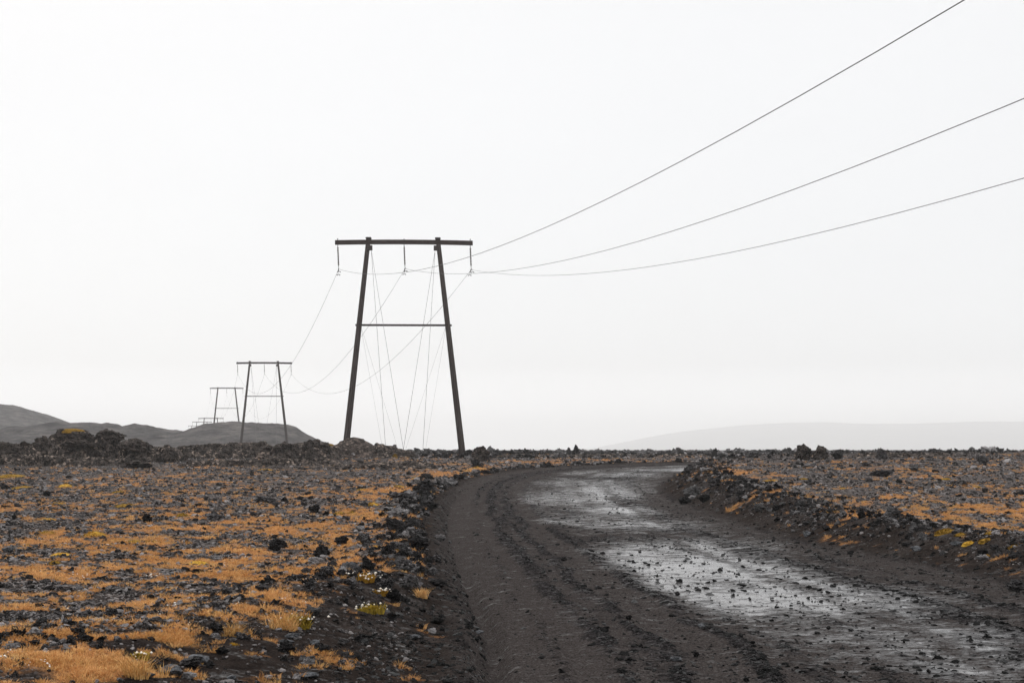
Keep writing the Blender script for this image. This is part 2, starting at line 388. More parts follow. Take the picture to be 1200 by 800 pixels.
def tube_data(pts, rad, n=8, caps=True):
    """tube along pts; rad scalar or list"""
    pts = [Vector(p) for p in pts]; k = len(pts)
    rad = [rad] * k if isinstance(rad, (int, float)) else rad
    V = []; Fc = []
    for i, p in enumerate(pts):
        d = (pts[min(i + 1, k - 1)] - pts[max(i - 1, 0)]).normalized()
        a = d.cross(Vector((0, 0, 1)));
        if a.length < 1e-3: a = Vector((1, 0, 0))
        a.normalize(); b = d.cross(a).normalized()
        for j in range(n):
            t = 2 * math.pi * j / n
            V.append(tuple(p + (a * math.cos(t) + b * math.sin(t)) * rad[i]))
    for i in range(k - 1):
        for j in range(n):
            Fc.append((i * n + j, i * n + (j + 1) % n, (i + 1) * n + (j + 1) % n, (i + 1) * n + j))
    if caps:
        Fc.append(tuple(range(n - 1, -1, -1))); Fc.append(tuple((k - 1) * n + j for j in range(n)))
    return V, Fc
def poly_obj(name, V, Fc, m, parent=None, smooth=False):
    me = bpy.data.meshes.new(name); me.from_pydata([tuple(v) for v in V], [], Fc); me.materials.append(m)
    if smooth:
        for p in me.polygons: p.use_smooth = True
    return link(bpy.data.objects.new(name, me), parent)
def tube(name, pts, rad, m, parent=None, n=8):
    V, Fc = tube_data(pts, rad, n); return poly_obj(name, V, Fc, m, parent, True)
def box_obj(name, c, s, m, parent=None, bevel=.02):
    bm = bmesh.new(); bmesh.ops.create_cube(bm, size=1)
    for v in bm.verts: v.co = Vector((v.co.x * s[0], v.co.y * s[1], v.co.z * s[2]))
    bmesh.ops.bevel(bm, geom=bm.edges[:], offset=bevel, segments=1, affect='EDGES')
    for v in bm.verts: v.co += Vector(c)
    me = bpy.data.meshes.new(name); bm.to_mesh(me); bm.free(); me.materials.append(m)
    return link(bpy.data.objects.new(name, me), parent)

# ------------------------------------------------------------------ rocks
def rock_mesh(name, seed, sub, mats, cuts=9, rough=.16, squash=(1, 1, .8), craggy=.1):
    r = random.Random(seed); bm = bmesh.new()
    bmesh.ops.create_icosphere(bm, subdivisions=sub, radius=1)
    pl = []
    for _ in range(cuts):
        n = Vector((r.gauss(0, 1), r.gauss(0, 1), r.gauss(0, .8))).normalized(); pl.append((n, r.uniform(.45, .85)))
    off = Vector((seed * 3.1, seed * 1.7, 0))
    for v in bm.verts:
        p = v.co.copy()
        p *= 1 + .35 * (mnoise.noise(p * 1.1 + off))
        for n, o in pl:
            d = p.dot(n)
            if d > o: p -= n * (d - o) * .92
        q = p * 2.2 + off
        k = mnoise.noise(q) * rough + mnoise.noise(q * 2.3) * rough * .6 + mnoise.noise(q * 5.1) * rough * .45
        cr = abs(mnoise.noise(p * 3.3 + off * 2)) * craggy * 2
        p += v.co.normalized() * (k - cr)
        v.co = p
    xs = [v.co.x for v in bm.verts]; ys = [v.co.y for v in bm.verts]; zs = [v.co.z for v in bm.verts]
    sx = max(xs) - min(xs); sy = max(ys) - min(ys); sz = max(zs) - min(zs)
    for v in bm.verts:   # unit: 1 wide, 1 deep, base a little under 0
        v.co = Vector(((v.co.x - (max(xs) + min(xs)) / 2) / sx * squash[0], (v.co.y - (max(ys) + min(ys)) / 2) / sy * squash[1], (v.co.z - min(zs)) / sz * squash[2] - .12))
    me = bpy.data.meshes.new(name); bm.to_mesh(me); bm.free()
    for m in mats: me.materials.append(m)
    return me

HERO = [rock_mesh("rock", 100 + i, 4, [M_ROCK], cuts=8 + i % 4, rough=.32, squash=(1, 1, 1), craggy=.24) for i in range(8)]
HEROD = [rock_mesh("rock", 140 + i, 4, [M_ROCKD], cuts=7 + i % 4, rough=.38, squash=(1, 1, 1), craggy=.2) for i in range(6)]
HEROP = [rock_mesh("rock", 160 + i, 4, [M_SLAB], cuts=9, rough=.12, squash=(1, 1, 1), craggy=.05) for i in range(4)]
BOULD = [rock_mesh("boulder", 180 + i, 4, [M_BOULD], cuts=9, rough=.24, squash=(1, 1, 1), craggy=.17) for i in range(8)]

# ------------------------------------------------------------------ ground and road
def build_ground():
    Y0 = -16.0
    us = np.concatenate([-np.geomspace(6, .46, 46)[:-1], np.linspace(-.46, .46, 500), np.geomspace(.46, 6, 46)[1:]])
    ys = [-13.0, -9, -5, -2, 0.5, 2.5, 4.0, 5.2]; y = 6.0
    while y < 160: ys.append(y); y += max(.045, .0052 * y)
    while y < 9500: ys.append(y); y *= 1.025
    ys = np.array(ys)
    U, Yg = np.meshgrid(us, ys); X = U * (Yg - Y0)
    x = X.ravel(); yy = Yg.ravel()
    rc = road_coords(x, yy)
    z = height(x, yy, True, rc)
    dl, dr = rc; sdf = np.minimum(dl, dr)
    near = (yy < 130)
    g = np.zeros(x.shape); w = np.zeros(x.shape)
    g[near] = coverage(x[near], yy[near], (dl[near], dr[near])); bare = np.zeros(x.shape); bare[near] = layer(x[near], yy[near], BARE); bare = np.maximum(bare, np.clip(np.where(dl < 0, sstep(-1.5, -.7, sdf / WL(yy)), sstep(-2.3, -1.2, sdf)) * (sdf < 0) * (.6 + .8 * fbm(x * 1.5, yy * 1.5, 64, 3)), 0, 1))
    sel = (sdf > -1) & near
    w[sel] = layer(x[sel], yy[sel], WETS)
    g = g * (1 - np.where(near & (yy > 60), bare, 0))
    onroad = sstep(-.45, -.02, sdf)
    band, uu = road_band(x, yy, dl, dr)
    wn = fbm(x * .35, yy * .22, 65, 3)
    wb = sstep(1.6, 3.0, uu + (wn - .5) * 1.2) * (1 - sstep(4.2, 5.3, uu) * (1 - sstep(38, 55, yy))) * sstep(0, 1.5, dr) * np.clip(wn * 2.6 - .65, .0, 1.2) * .62
    w = np.maximum(w * (.2 + .8 * sstep(1.7, 2.7, uu + (wn - .5) * .8)) * (1 - .6 * sstep(5.2, 6.0, uu) * (yy < 45)) * (.52 + .75 * wn), wb)
    w = w * (sdf > 0) * (.62 + .76 * vnoise(uu * 3.2, yy * .05, 66))
    kb = sstep(0, .15, dl) * (1 - sstep(.6, 1.5, dl)) * (1 - sstep(30, 55, yy)); band = band + (.74 - band) * kb * .7
    kb = sstep(-.4, .2, dr) * (1 - sstep(.5, 1.4, dr)); band = band + (.66 - band) * kb
    far = sstep(130, 240, yy)
    nr, nc = U.shape
    idx = np.arange(nr * nc).reshape(nr, nc)
    fc = np.stack([idx[:-1, :-1], idx[:-1, 1:], idx[1:, 1:], idx[1:, :-1]], -1).reshape(-1, 4)
    cs = sdf[fc].mean(1); isroad = cs > 0
    V = np.stack([x, yy, z], -1)
    for name, m in (("ground", ~isroad), ("gravel_road", isroad)):
        ff = fc[m]; used, inv = np.unique(ff, return_inverse=True)
        me = mesh_np(name, V[used], inv.reshape(-1, 4), [M_GROUND], smooth=True)
        for an, arr in (('grass', g), ('wet', w), ('onroad', onroad), ('far', far), ('band', band), ('bare', bare)):
            a = me.attributes.new(an, 'FLOAT', 'POINT'); a.data.foreach_set('value', arr[used].astype(np.float32))
        o = link(bpy.data.objects.new(name, me)); tag(o, kind='structure')
        o['label'] = "dark lava-gravel plain with orange sedge patches" if name == 'ground' else "wet dark gravel road curving to the right"
build_ground()

# ------------------------------------------------------------------ hills
def hill(name, crest, Y, depth, mtl, label, foot=-3, res=220, rough=1.0, seed=0):
    cs = np.array([c for c, r in crest], float); rs = np.array([r for c, r in crest], float)
    cc = np.linspace(cs[0], cs[-1], res * 3); rr = np.interp(cc, cs, rs)
    k = np.ones(9) / 9; rr = np.convolve(np.pad(rr, 4, 'edge'), k, 'valid')
    X = (cc - 600) / F * Y; Zc = CAMH + (HORIZON - rr) / F * Y
    v = np.linspace(-1, 1, res // 2)
    prof = np.where(v < 0, np.cos(v * math.pi / 2) ** 1.3, np.cos(v * math.pi / 2) ** 1.1)
    XX, VV = np.meshgrid(X, v)
    H = foot + (Zc[None, :] - foot) * prof[:, None]
    s = depth / 30
    nz = (fbm(XX / (6 * s), VV * depth / (6 * s), 90 + seed, 5, .6) - .5) * 2
    rid = 1 - np.abs(fbm(XX / (14 * s), VV * depth / (5 * s), 95 + seed, 4) - .5) * 4
    H = H + (nz * 1.3 + rid * .5 - .3) * s * .9 * rough * np.clip(prof, 0, 1)[:, None]
    P = np.stack([XX, Y + VV * depth, H], -1).reshape(-1, 3)
    nr, nc = XX.shape; idx = np.arange(nr * nc).reshape(nr, nc)
    fc = np.stack([idx[:-1, :-1], idx[:-1, 1:], idx[1:, 1:], idx[1:, :-1]], -1).reshape(-1, 4)
    o = link(bpy.data.objects.new(name, mesh_np(name, P, fc, [mtl], smooth=True)))
    tag(o, label, kind='structure'); return o
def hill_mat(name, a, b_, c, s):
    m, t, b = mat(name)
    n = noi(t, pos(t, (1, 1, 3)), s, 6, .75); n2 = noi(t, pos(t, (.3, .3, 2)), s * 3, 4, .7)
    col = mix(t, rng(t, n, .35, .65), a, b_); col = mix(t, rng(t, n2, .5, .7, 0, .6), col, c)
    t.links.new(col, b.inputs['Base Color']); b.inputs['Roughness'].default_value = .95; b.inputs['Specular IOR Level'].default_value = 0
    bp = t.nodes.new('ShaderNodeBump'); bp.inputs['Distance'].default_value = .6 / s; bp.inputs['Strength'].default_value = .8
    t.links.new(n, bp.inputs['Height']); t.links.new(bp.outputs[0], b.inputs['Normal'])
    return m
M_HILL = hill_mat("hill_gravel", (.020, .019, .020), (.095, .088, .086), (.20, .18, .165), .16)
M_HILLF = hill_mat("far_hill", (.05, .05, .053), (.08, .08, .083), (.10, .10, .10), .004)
hill('hill', [(-420, 520), (-200, 508), (0, 506), (12, 504), (30, 499), (60, 499), (72, 496), (80, 495.5), (90, 498), (104, 498), (118, 496), (128, 497), (138, 502), (160, 501), (170, 500), (185, 503), (215, 506),
              (224, 507), (235, 504.5), (243, 501), (255, 498), (270, 495.5), (300, 495), (320, 496), (345, 501), (358, 506.5), (372, 514), (385, 520), (400, 525), (430, 529), (470, 530)], 395, 75, M_HILL,
     "low grey lava hill behind the second pylon", rough=.55, seed=1)
hill('hill', [(-700, 505), (-400, 480), (-200, 463), (-100, 463), (0, 473), (20, 477), (40, 484), (60, 492), (80, 499), (100, 505), (130, 515), (170, 528)], 640, 130, M_HILL,
     "smooth grey hill at the far left edge", rough=.35, seed=2)
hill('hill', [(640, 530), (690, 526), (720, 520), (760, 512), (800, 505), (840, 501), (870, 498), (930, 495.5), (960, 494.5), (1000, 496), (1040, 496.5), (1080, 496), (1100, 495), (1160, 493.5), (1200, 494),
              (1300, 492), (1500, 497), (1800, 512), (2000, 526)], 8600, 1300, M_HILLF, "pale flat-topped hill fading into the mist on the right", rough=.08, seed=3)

# ------------------------------------------------------------------ pylons and lines
PY = [  # column of centre, distance, top row, half cross-arm width px, base z
    (473.5, 103.0, 281.0, 80.5, None), (309.6, 255.0, 424.0, 32.4, None), (265.6, 427.0, 454.0, 19.6, 4.4),
    (247.2, 566.0, 489.5, 14.8, None), (236.8, 734.0, 494.0, 11.6, None), (229.5, 925.0, 498.5, 9.0, None)]
PLAB = ["nearest tall wooden pylon, dark A-shaped poles beside the road",
        "second wooden pylon standing behind the rocky ridge, left of the nearest one",
        "third wooden pylon standing on the crest of the grey hill",
        "fourth small pylon, its top just above the hill at left of the third",
        "fifth tiny pylon fading into mist behind the hill", "farthest and faintest pylon of the line, lowest at the left"]
ENDS = []
def make_disc_string(parent, x, ztop, L, n, tilt):
    pts = []; rad = []
    V = []; Fc = []
    st = [(0, .018)]
    z0 = .22
    for i in range(n):
        z = z0 + i * (L - .42) / n; h = (L - .42) / n
        st += [(z, .03), (z + h * .15, .068), (z + h * .55, .055), (z + h * .66, .03)]
    st += [(L - .2, .022), (L, .02)]
    V, Fc = tube_data([(x + tilt * s, 0, ztop - s) for s, _ in st], [r for _, r in st], 8)
    return poly_obj('insulator', V, Fc, M_GLASS, parent)
for k, (cx, Y, top, hw, bz) in enumerate(PY):
    x0 = (cx - 600) / F * Y; ztop = CAMH + (HORIZON - top) / F * Y
    half = hw / F * Y
    gz = 0.7
    if bz is None: bz = float(height(np.array([x0]), np.array([Y]), False)[0])
    t = empty('power_pylon', (x0, Y, 0), 0.03)
    tag(t, PLAB[k], 'pylon', 'wooden pylons of the power line receding to the left')
    thick = 1.0 if k < 2 else (1.1 if k < 3 else 1.0)
    arm_z = ztop - .16
    # cross-arm: three lengths of squared timber, ends a touch lower
    V = []; sec = []
    for xx in np.linspace(-half, half, 9):
        dz = -.06 * (abs(xx) / half) ** 2; sec.append((xx, dz))
    for xx, dz in sec:
        V += [(xx, -.17, arm_z + dz - .15), (xx, .17, arm_z + dz - .15), (xx, .17, arm_z + dz + .15), (xx, -.17, arm_z + dz + .15)]
    Fc = [(i * 4 + a, i * 4 + (a + 1) % 4, i * 4 + 4 + (a + 1) % 4, i * 4 + 4 + a) for i in range(8) for a in range(4)] + [(3, 2, 1, 0), (32, 33, 34, 35)]
    poly_obj('crossarm', V, Fc, M_WOODR, t)
    tops = [(-(41.5 / 80.5) * half, 0), ((39.5 / 80.5) * half, 0)]
    foot = [-(69.0 / 80.5) * half, (68.5 / 80.5) * half]
    H0 = 15.6 * half / 4.97
    zb_full = ztop - H0            # where the poles would reach the ground plane of this pylon
    for s in (0, 1):
        xt = tops[s][0]; xb = foot[s]
        fz = min(bz, float(height(np.array([x0 + xb]), np.array([Y]), False)[0])) - .5
        kk = (ztop - fz) / (ztop - zb_full); xb2 = xt + (xb - xt) * kk
        pts = [(xt + (xb2 - xt) * q, .0, (ztop + .10) + (fz - ztop - .10) * q) for q in np.linspace(0, 1, 10)]
        rr = [(.165 + .085 * q) * thick for q in np.linspace(0, 1, 10)]
        tube('pole', pts, rr, M_WOODP, t, 14)
        if k < 2:
            box_obj('pole_cap', (xt, 0, ztop + .10), (.40, .46, .12), M_WOOD, t)
            box_obj('bracket', (xt + (.12 if s == 0 else -.12), -.2, ztop - .62), (.34, .2, .36), M_WOOD, t)
    zc = ztop - 6.15 * half / 4.97
    fr = (ztop - zc) / (ztop - zb_full)
    xa = tops[0][0] + (foot[0] - tops[0][0]) * fr; xb = tops[1][0] + (foot[1] - tops[1][0]) * fr
    tube('crossbar', [(xa - .3, .22, zc), (xb + .3, .22, zc)], .075 * (1 if k < 2 else 1.2), M_WOODR, t, 8)
    ends = []
    L = 1.72 * half / 4.97
    for i, fx in enumerate((-77.5 / 80.5, 0, 77.5 / 80.5)):
        xi = fx * half; tilt = .04; zt = arm_z - .15 - .06 * fx * fx
        make_disc_string(t, xi, zt, L, 12 if k == 0 else 8, tilt)
        if k < 2: tube('bolt', [(xi, 0, arm_z - .1), (xi, 0, arm_z + .24)], .035, M_STEEL, t, 6)
        ex = xi + tilt * L
        if k < 2:
            V, Fc = tube_data([(ex + .06, -.45, zt - L - .10), (ex, 0, zt - L), (ex - .09, .45, zt - L - .22)], .035, 6)
            poly_obj('suspension_clamp', V, Fc, M_STEEL, t)
            for dd in (-1, 1):
                V, Fc = tube_data([(ex + .1 * -dd + .12, .9 * dd, zt - L - .38), (ex + .1 * -dd, .9 * dd, zt - L - .30), (ex - .1 * dd - .12, .9 * dd, zt - L - .38)], [.05, .02, .05], 6)
                if k == 0: poly_obj('vibration_damper', V, Fc, M_STEEL, t)
        c_, s_ = math.cos(.03), math.sin(.03)
        ends.append(Vector((x0 + ex * c_, Y + ex * s_, zt - L - .06)))
    ENDS.append(ends)
    # guy wires
    if k == 0:
        def guy(a, b, r=.0125): tube('guy_wire', [a, b], r, M_GUY, t, 5)
        def loc(c, yy):
            X, = (( c - 600) / F * yy,); return (X - x0, yy - Y, float(height(np.array([X]), np.array([yy]))[0]) - .05)
        TL = (tops[0][0] + .2, 0, ztop - .8); TR = (tops[1][0] - .2, 0, ztop - .8)
        guy(TL, loc(454.5, 107)); guy(TL, loc(472.5, 100)); guy(TR, loc(473.5, 107)); guy(TR, loc(493.5, 100))
        XL = (xa + .1, 0, zc); XR = (xb - .1, 0, zc)
        guy(XL, loc(453, 110), .006); guy(XL, loc(470, 106), .006); guy(XR, loc(476, 110), .006); guy(XR, loc(499, 106), .006)
    elif k == 1:
        for s in (0, 1):
            for q, dy in ((.25, 7), (.42, -5)):
                xt = tops[s][0]; d = 1 if s == 0 else -1
                tube('guy_wire', [(xt + d * .2, 0, ztop - .8), (xt + d * half * q, dy, bz)], .016, M_GUY, t, 4)

# the pylon behind the camera is never in view; the lines run on to where its arm hangs
E0 = [Vector((e.x + 37.46 - 1.14 * (i - 1), e.y - 153, e.z + 1.40 - 1.15 * (i - 1))) for i, e in enumerate(ENDS[0])]
CL = ["power line wire from the left end of the crossarms, steepest at upper right",
      "middle power line wire, leaving the photo at the right edge between the other two",
      "power line wire from the right end of the crossarms, lowest at the right edge"]
for i in range(3):
    pts = []; chain = [E0] + ENDS
    for k in range(len(chain) - 1):
        a, b = chain[k][i], chain[k + 1][i]; Ls = (b - a).length; sag = 6.667 - .286 * (i - 1) if k == 0 else 6.0 * (Ls / 157) ** 2
        n = 48 if k < 2 else 20
        for j in range(n + (1 if k == len(chain) - 2 else 0)):
            q = j / n; p = a.lerp(b, q); p.z -= 4 * sag * q * (1 - q); pts.append(p)
    rad = [.0105 if p.y < 110 else .013 for p in pts]
    o = tube('power_line', pts, rad, M_WIRE, None, 6)
    tag(o, CL[i], 'power line', 'overhead conductors strung from pylon to pylon')

# ------------------------------------------------------------------ outcrops of lava on the skyline
def crest_at(crest, c):
    cs = [q[0] for q in crest]; rs = [q[1] for q in crest]; return np.interp(c, cs, rs)
def outcrop(label, crest, Y, depth, nb, mtl=M_OUT, size=(.35, .9), seed=0, rough=.35, cap=None, foot=None, lift=.0, slope=1.0):
    c0, c1 = crest[0][0], crest[-1][0]
    res = max(30, int((c1 - c0) * 1.1)); nv = 34
    cc = np.linspace(c0, c1, res); v = np.linspace(-1, 1, nv)
    C, Vv = np.meshgrid(cc, v); Yy = Y + Vv * depth; X = (C - 600) / F * Y
    rowc = crest_at(crest, C) + 1.5
    zc = CAMH + (HORIZON - rowc) / F * Y
    g = height(X.ravel(), Yy.ravel(), False).reshape(X.shape) - .12
    prof = np.clip(1 - np.abs(Vv) ** 1.6, 0, 1) if slope == 1.0 else np.clip(1 - np.abs(Vv) ** slope, 0, 1)
    edge = np.clip(np.minimum(C - c0, c1 - C) / (.06 * (c1 - c0) + 1), 0, 1) ** .6
    rel = np.maximum(zc - g, .02)
    nz = (fbm(X * 1.3 + seed, Yy * 1.3, 200 + seed, 5, .62) - .5) * 2
    nz2 = np.abs(fbm(X * .8 - seed, Yy * .8, 230 + seed, 3) - .5) * 2
    H = g + rel * prof * edge + (nz * rough - nz2 * rough * .9) * np.minimum(rel, 1.0) * np.clip(prof * 3, 0, 1) * edge
    H = H + ((fbm(X * 3.2, Yy * 3.2 + seed, 240 + seed, 4, .7) - .5) * .5 * (rough + .15)) * np.minimum(rel, 1) * np.clip(prof * 3, 0, 1) * edge
    pr = (H - CAMH) / Yy * Y + CAMH; best = pr.max(0); jag = (fbm(cc * .33, cc * 0 + seed, 270 + seed, 3) - .5) * 5.0 / F * Y * rough
    want = CAMH + (HORIZON - crest_at(crest, cc)) / F * Y + jag
    kf = np.clip((want - g.min(0)) / np.maximum(best - g.min(0), .05), .3, 6.0)
    H = g + (H - g) * kf[None, :]
    jit = (fbm(X * 2.5, H * 2.5 + Yy, 260 + seed, 3) - .5) * .5
    P = np.stack([X + jit, Yy + jit * .8, H], -1).reshape(-1, 3)
    nr, nc = X.shape; idx = np.arange(nr * nc).reshape(nr, nc)
    fc = np.stack([idx[:-1, :-1], idx[:-1, 1:], idx[1:, 1:], idx[1:, :-1]], -1).reshape(-1, 4)
    xm = (.5 * (c0 + c1) - 600) / F * Y
    t = empty('lava_outcrop', (xm, Y, float(g.min())))
    tag(t, label, 'rock outcrop', 'lava outcrops along the skyline')
    P -= np.array([xm, Y, float(g.min())])
    body = link(bpy.data.objects.new('rock_mass', mesh_np('rock_mass', P, fc, [mtl], smooth=False)), t)
    r = random.Random(500 + seed)
    Hf = H
    for i in range(int(nb * 1.7)):
        a = int(r.uniform(.04, .96) * nc); b = int((.5 + r.gauss(-.2, .17)) * nr); b = max(1, min(nr - 2, b))
        s = (size[0] * .6 + (size[1] - size[0] * .6) * r.random() ** 1.7) * (.7 if abs(b / nr - .5) < .1 else 1.0)
        s = min(s, max(.25, 1.0 * float(rel[b, a]) + .15))
        o = bpy.data.objects.new('boulder', r.choice(BOULD)); link(o, t)
        z = Hf[b, a] - s * .42 + lift
        o.location = (X[b, a] - xm, Yy[b, a] - Y, z - float(g.min())); o.scale = (s * r.uniform(.9, 1.6), s * r.uniform(.8, 1.3), s * r.uniform(.6, .95)); o.rotation_euler = (r.uniform(-.4, .4), r.uniform(-.4, .4), r.uniform(0, 6.3))
    if cap:
        for (cL, cR, rT, rB, yo) in cap:
            w_ = (cR - cL) / F * (Y + yo); h_ = (rB - rT) / F * (Y + yo)
            me = moss_mesh('moss_cap', 900 + int(cL), w_, w_ * .5, h_, 260, M_MOSSC)
            o = link(bpy.data.objects.new('moss_cap', me), t)
            zz = CAMH + (HORIZON - rB) / F * (Y + yo)
            o.location = (((cL + cR) / 2 - 600) / F * (Y + yo) - xm, yo, zz - float(g.min()))
    return t

M_MOSSC = plain('ochre_moss', (.20, .115, .018), .95, 26, .75, .03)
def moss_mesh(name, seed, wx, wy, h, nblades, m, bl=.3):
    """a low cushion: an uneven dome covered with short leaf-sized faces"""
    r = random.Random(seed); V = []; Fc = []
    n, k = 14, 5
    V.append((0, 0, h))
    for j in range(1, k + 1):
        a = j / k
        for i in range(n):
            t = 2 * math.pi * i / n; rr = a * (1 + .55 * mnoise.noise(Vector((math.cos(t) * 1.7, math.sin(t) * 1.7, seed * .7))))
            V.append((rr * wx / 2 * math.cos(t), rr * wy / 2 * math.sin(t), h * (math.cos(a * math.pi / 2) ** .7) * (1 + .3 * mnoise.noise(Vector((a * 3 * math.cos(t), a * 3 * math.sin(t), seed)))) - (.03 if j == k else 0)))
    for i in range(n): Fc.append((0, 1 + i, 1 + (i + 1) % n))
    for j in range(k - 1):
        for i in range(n): Fc.append((1 + j * n + i, 1 + (j + 1) * n + i, 1 + (j + 1) * n + (i + 1) % n, 1 + j * n + (i + 1) % n))
    L = max(h * bl, .02)
    for _ in range(nblades):
        a = math.sqrt(r.random()); t = r.uniform(0, 6.283); x = a * wx / 2 * math.cos(t); y = a * wy / 2 * math.sin(t); z = h * (math.cos(a * math.pi / 2) ** .7)
        d = Vector((x / wx * 1.6 + r.gauss(0, .4), y / wy * 1.6 + r.gauss(0, .4), .8 + r.random() * .6)).normalized() * L * r.uniform(.6, 1.6)
        s = Vector((math.cos(t + 1.5 + r.random()), math.sin(t + 1.5), 0)) * L * .22
        b = len(V); p = Vector((x, y, z - .01)); V += [tuple(p - s), tuple(p + s), tuple(p + d)]; Fc.append((b, b + 1, b + 2))
    me = bpy.data.meshes.new(name); me.from_pydata(V, [], Fc); me.materials.append(m); return me

outcrop("dark lumpy lava bank at the left edge of the photo", [(-60, 522), (-30, 520), (0, 519), (20, 520), (42, 519), (50, 523), (56, 530)], 78, 2.2, 14, seed=1, size=(.7, 1.6))
outcrop("tall lava outcrop with a moss-covered flat slab on top, far left", [(42, 530), (47, 521), (56, 517), (62, 511), (66, 506), (70, 503.5), (84, 503), (98, 503.5), (104, 508), (112, 522), (116, 533)], 79, 1.9, 12, seed=2, size=(.6, 1.5), mtl=M_OUT,
        cap=[(70, 99, 502.0, 504.6, -.1), (72, 84, 503.5, 506.5, -.9)])
outcrop("jagged lava stack right of the moss-topped outcrop", [(112, 530), (114, 512), (118, 507.5), (127, 508), (132, 514), (138, 518), (143, 524), (147, 533)], 79, 1.6, 10, seed=3, rough=.5, size=(.6, 1.3))
outcrop("blocky rounded lava lump between the left stack and the brown slope", [(143, 530), (148, 518), (153, 513.5), (160, 513), (166, 515), (174, 518), (182, 523), (190, 524), (197, 522), (204, 524), (212, 533)], 78, 1.8, 10, seed=4, size=(.6, 1.5))
outcrop("low rubble ridge in front of the second pylon's left pole", [(196, 531), (208, 525), (222, 521.5), (238, 520.5), (252, 519), (262, 521), (272, 518), (285, 518.5), (300, 517.5), (313, 516.5), (318, 521), (324, 529)], 86, 2.0, 16, seed=5, size=(.4, 1.2))
outcrop("rubble ridge right of the second pylon's right pole", [(318, 531), (324, 525), (329, 520), (337, 519), (346, 520), (351, 518), (356, 519), (362, 517), (371, 518.5), (380, 520.5), (392, 523), (398, 533)], 84, 1.9, 15, seed=6, size=(.5, 1.5),
        cap=[(381, 391, 519.5, 521.5, -.2)])
outcrop("big brown mound with smooth slanting side at the foot of the nearest pylon", [(386, 532), (391, 522), (397, 517.5), (408, 513), (416, 512), (424, 514.5), (433, 518.5), (441, 523), (446, 533)], 90, 2.2, 7, mtl=M_BROWN, seed=7, rough=.12, size=(.3, .6))
outcrop("split slab ridge tapering right between the poles of the nearest pylon", [(437, 532), (440, 520), (443, 518.5), (450, 520.5), (458, 522.5), (466, 525), (474, 527), (482, 528), (488, 534)], 90, 1.8, 12, seed=8, size=(.3, .7),
        cap=[(460, 466, 532, 536, -2.0)])
outcrop("low dark rubble line below the brown slope", [(205, 546), (230, 540), (262, 538), (300, 537.5), (330, 536.5), (345, 538), (362, 536), (378, 537), (395, 540), (410, 547)], 72, 1.2, 26, seed=9, size=(.3, .62), rough=.6)
outcrop("line of small dark lava lumps at the left, under the mossy outcrop", [(-40, 548), (0, 534), (16, 531), (30, 534), (50, 534), (62, 533), (85, 536), (110, 535), (140, 537), (165, 540), (185, 547)], 73, 1.3, 26, seed=10, size=(.35, .8), rough=.6)
outcrop("thin flat rubble streak left of the road bend", [(300, 553), (335, 547), (360, 547), (400, 544.5), (440, 541), (480, 540), (500, 541), (520, 547)], 68, 1.0, 18, seed=11, size=(.22, .45), rough=.5)
outcrop("rubble crest on the right bank where the road disappears", [(824, 548), (834, 541), (845, 537), (858, 535.5), (868, 536.5), (877, 540), (886, 546)], 62, 1.2, 12, seed=12, size=(.2, .5), rough=.5)
outcrop("long low rubble ridge across the right plain", [(985, 541), (1000, 533), (1020, 530), (1038, 529), (1055, 530.5), (1070, 531.5), (1090, 531), (1110, 532), (1130, 534), (1160, 533), (1200, 534), (1260, 541)], 66, 1.6, 34, seed=13, size=(.3, .75), rough=.55)
outcrop("long jagged dark ridge running behind the separate outcrops on the left skyline", [(-90, 531), (-60, 523), (0, 521.5), (50, 521), (100, 519), (140, 520), (170, 521.5), (205, 524.5), (225, 523), (260, 521.5), (300, 520.5), (330, 522.5), (360, 521), (395, 521), (420, 531)], 92, 2.4, 46, seed=16, size=(.4, .95), rough=.6)
outcrop("small rubble swell behind the right bank", [(880, 541), (895, 533), (920, 531), (940, 531.5), (965, 531), (985, 533), (1000, 541)], 68, 1.3, 18, seed=14, size=(.3, .6), rough=.5)
outcrop("dark lava rubble on the far side of the road bend", [(560, 542), (580, 533), (610, 531.5), (650, 532), (690, 532), (730, 531.5), (770, 532), (800, 531.5), (830, 534), (850, 541)], 92, 1.5, 34, seed=15, size=(.25, .55), rough=.5)

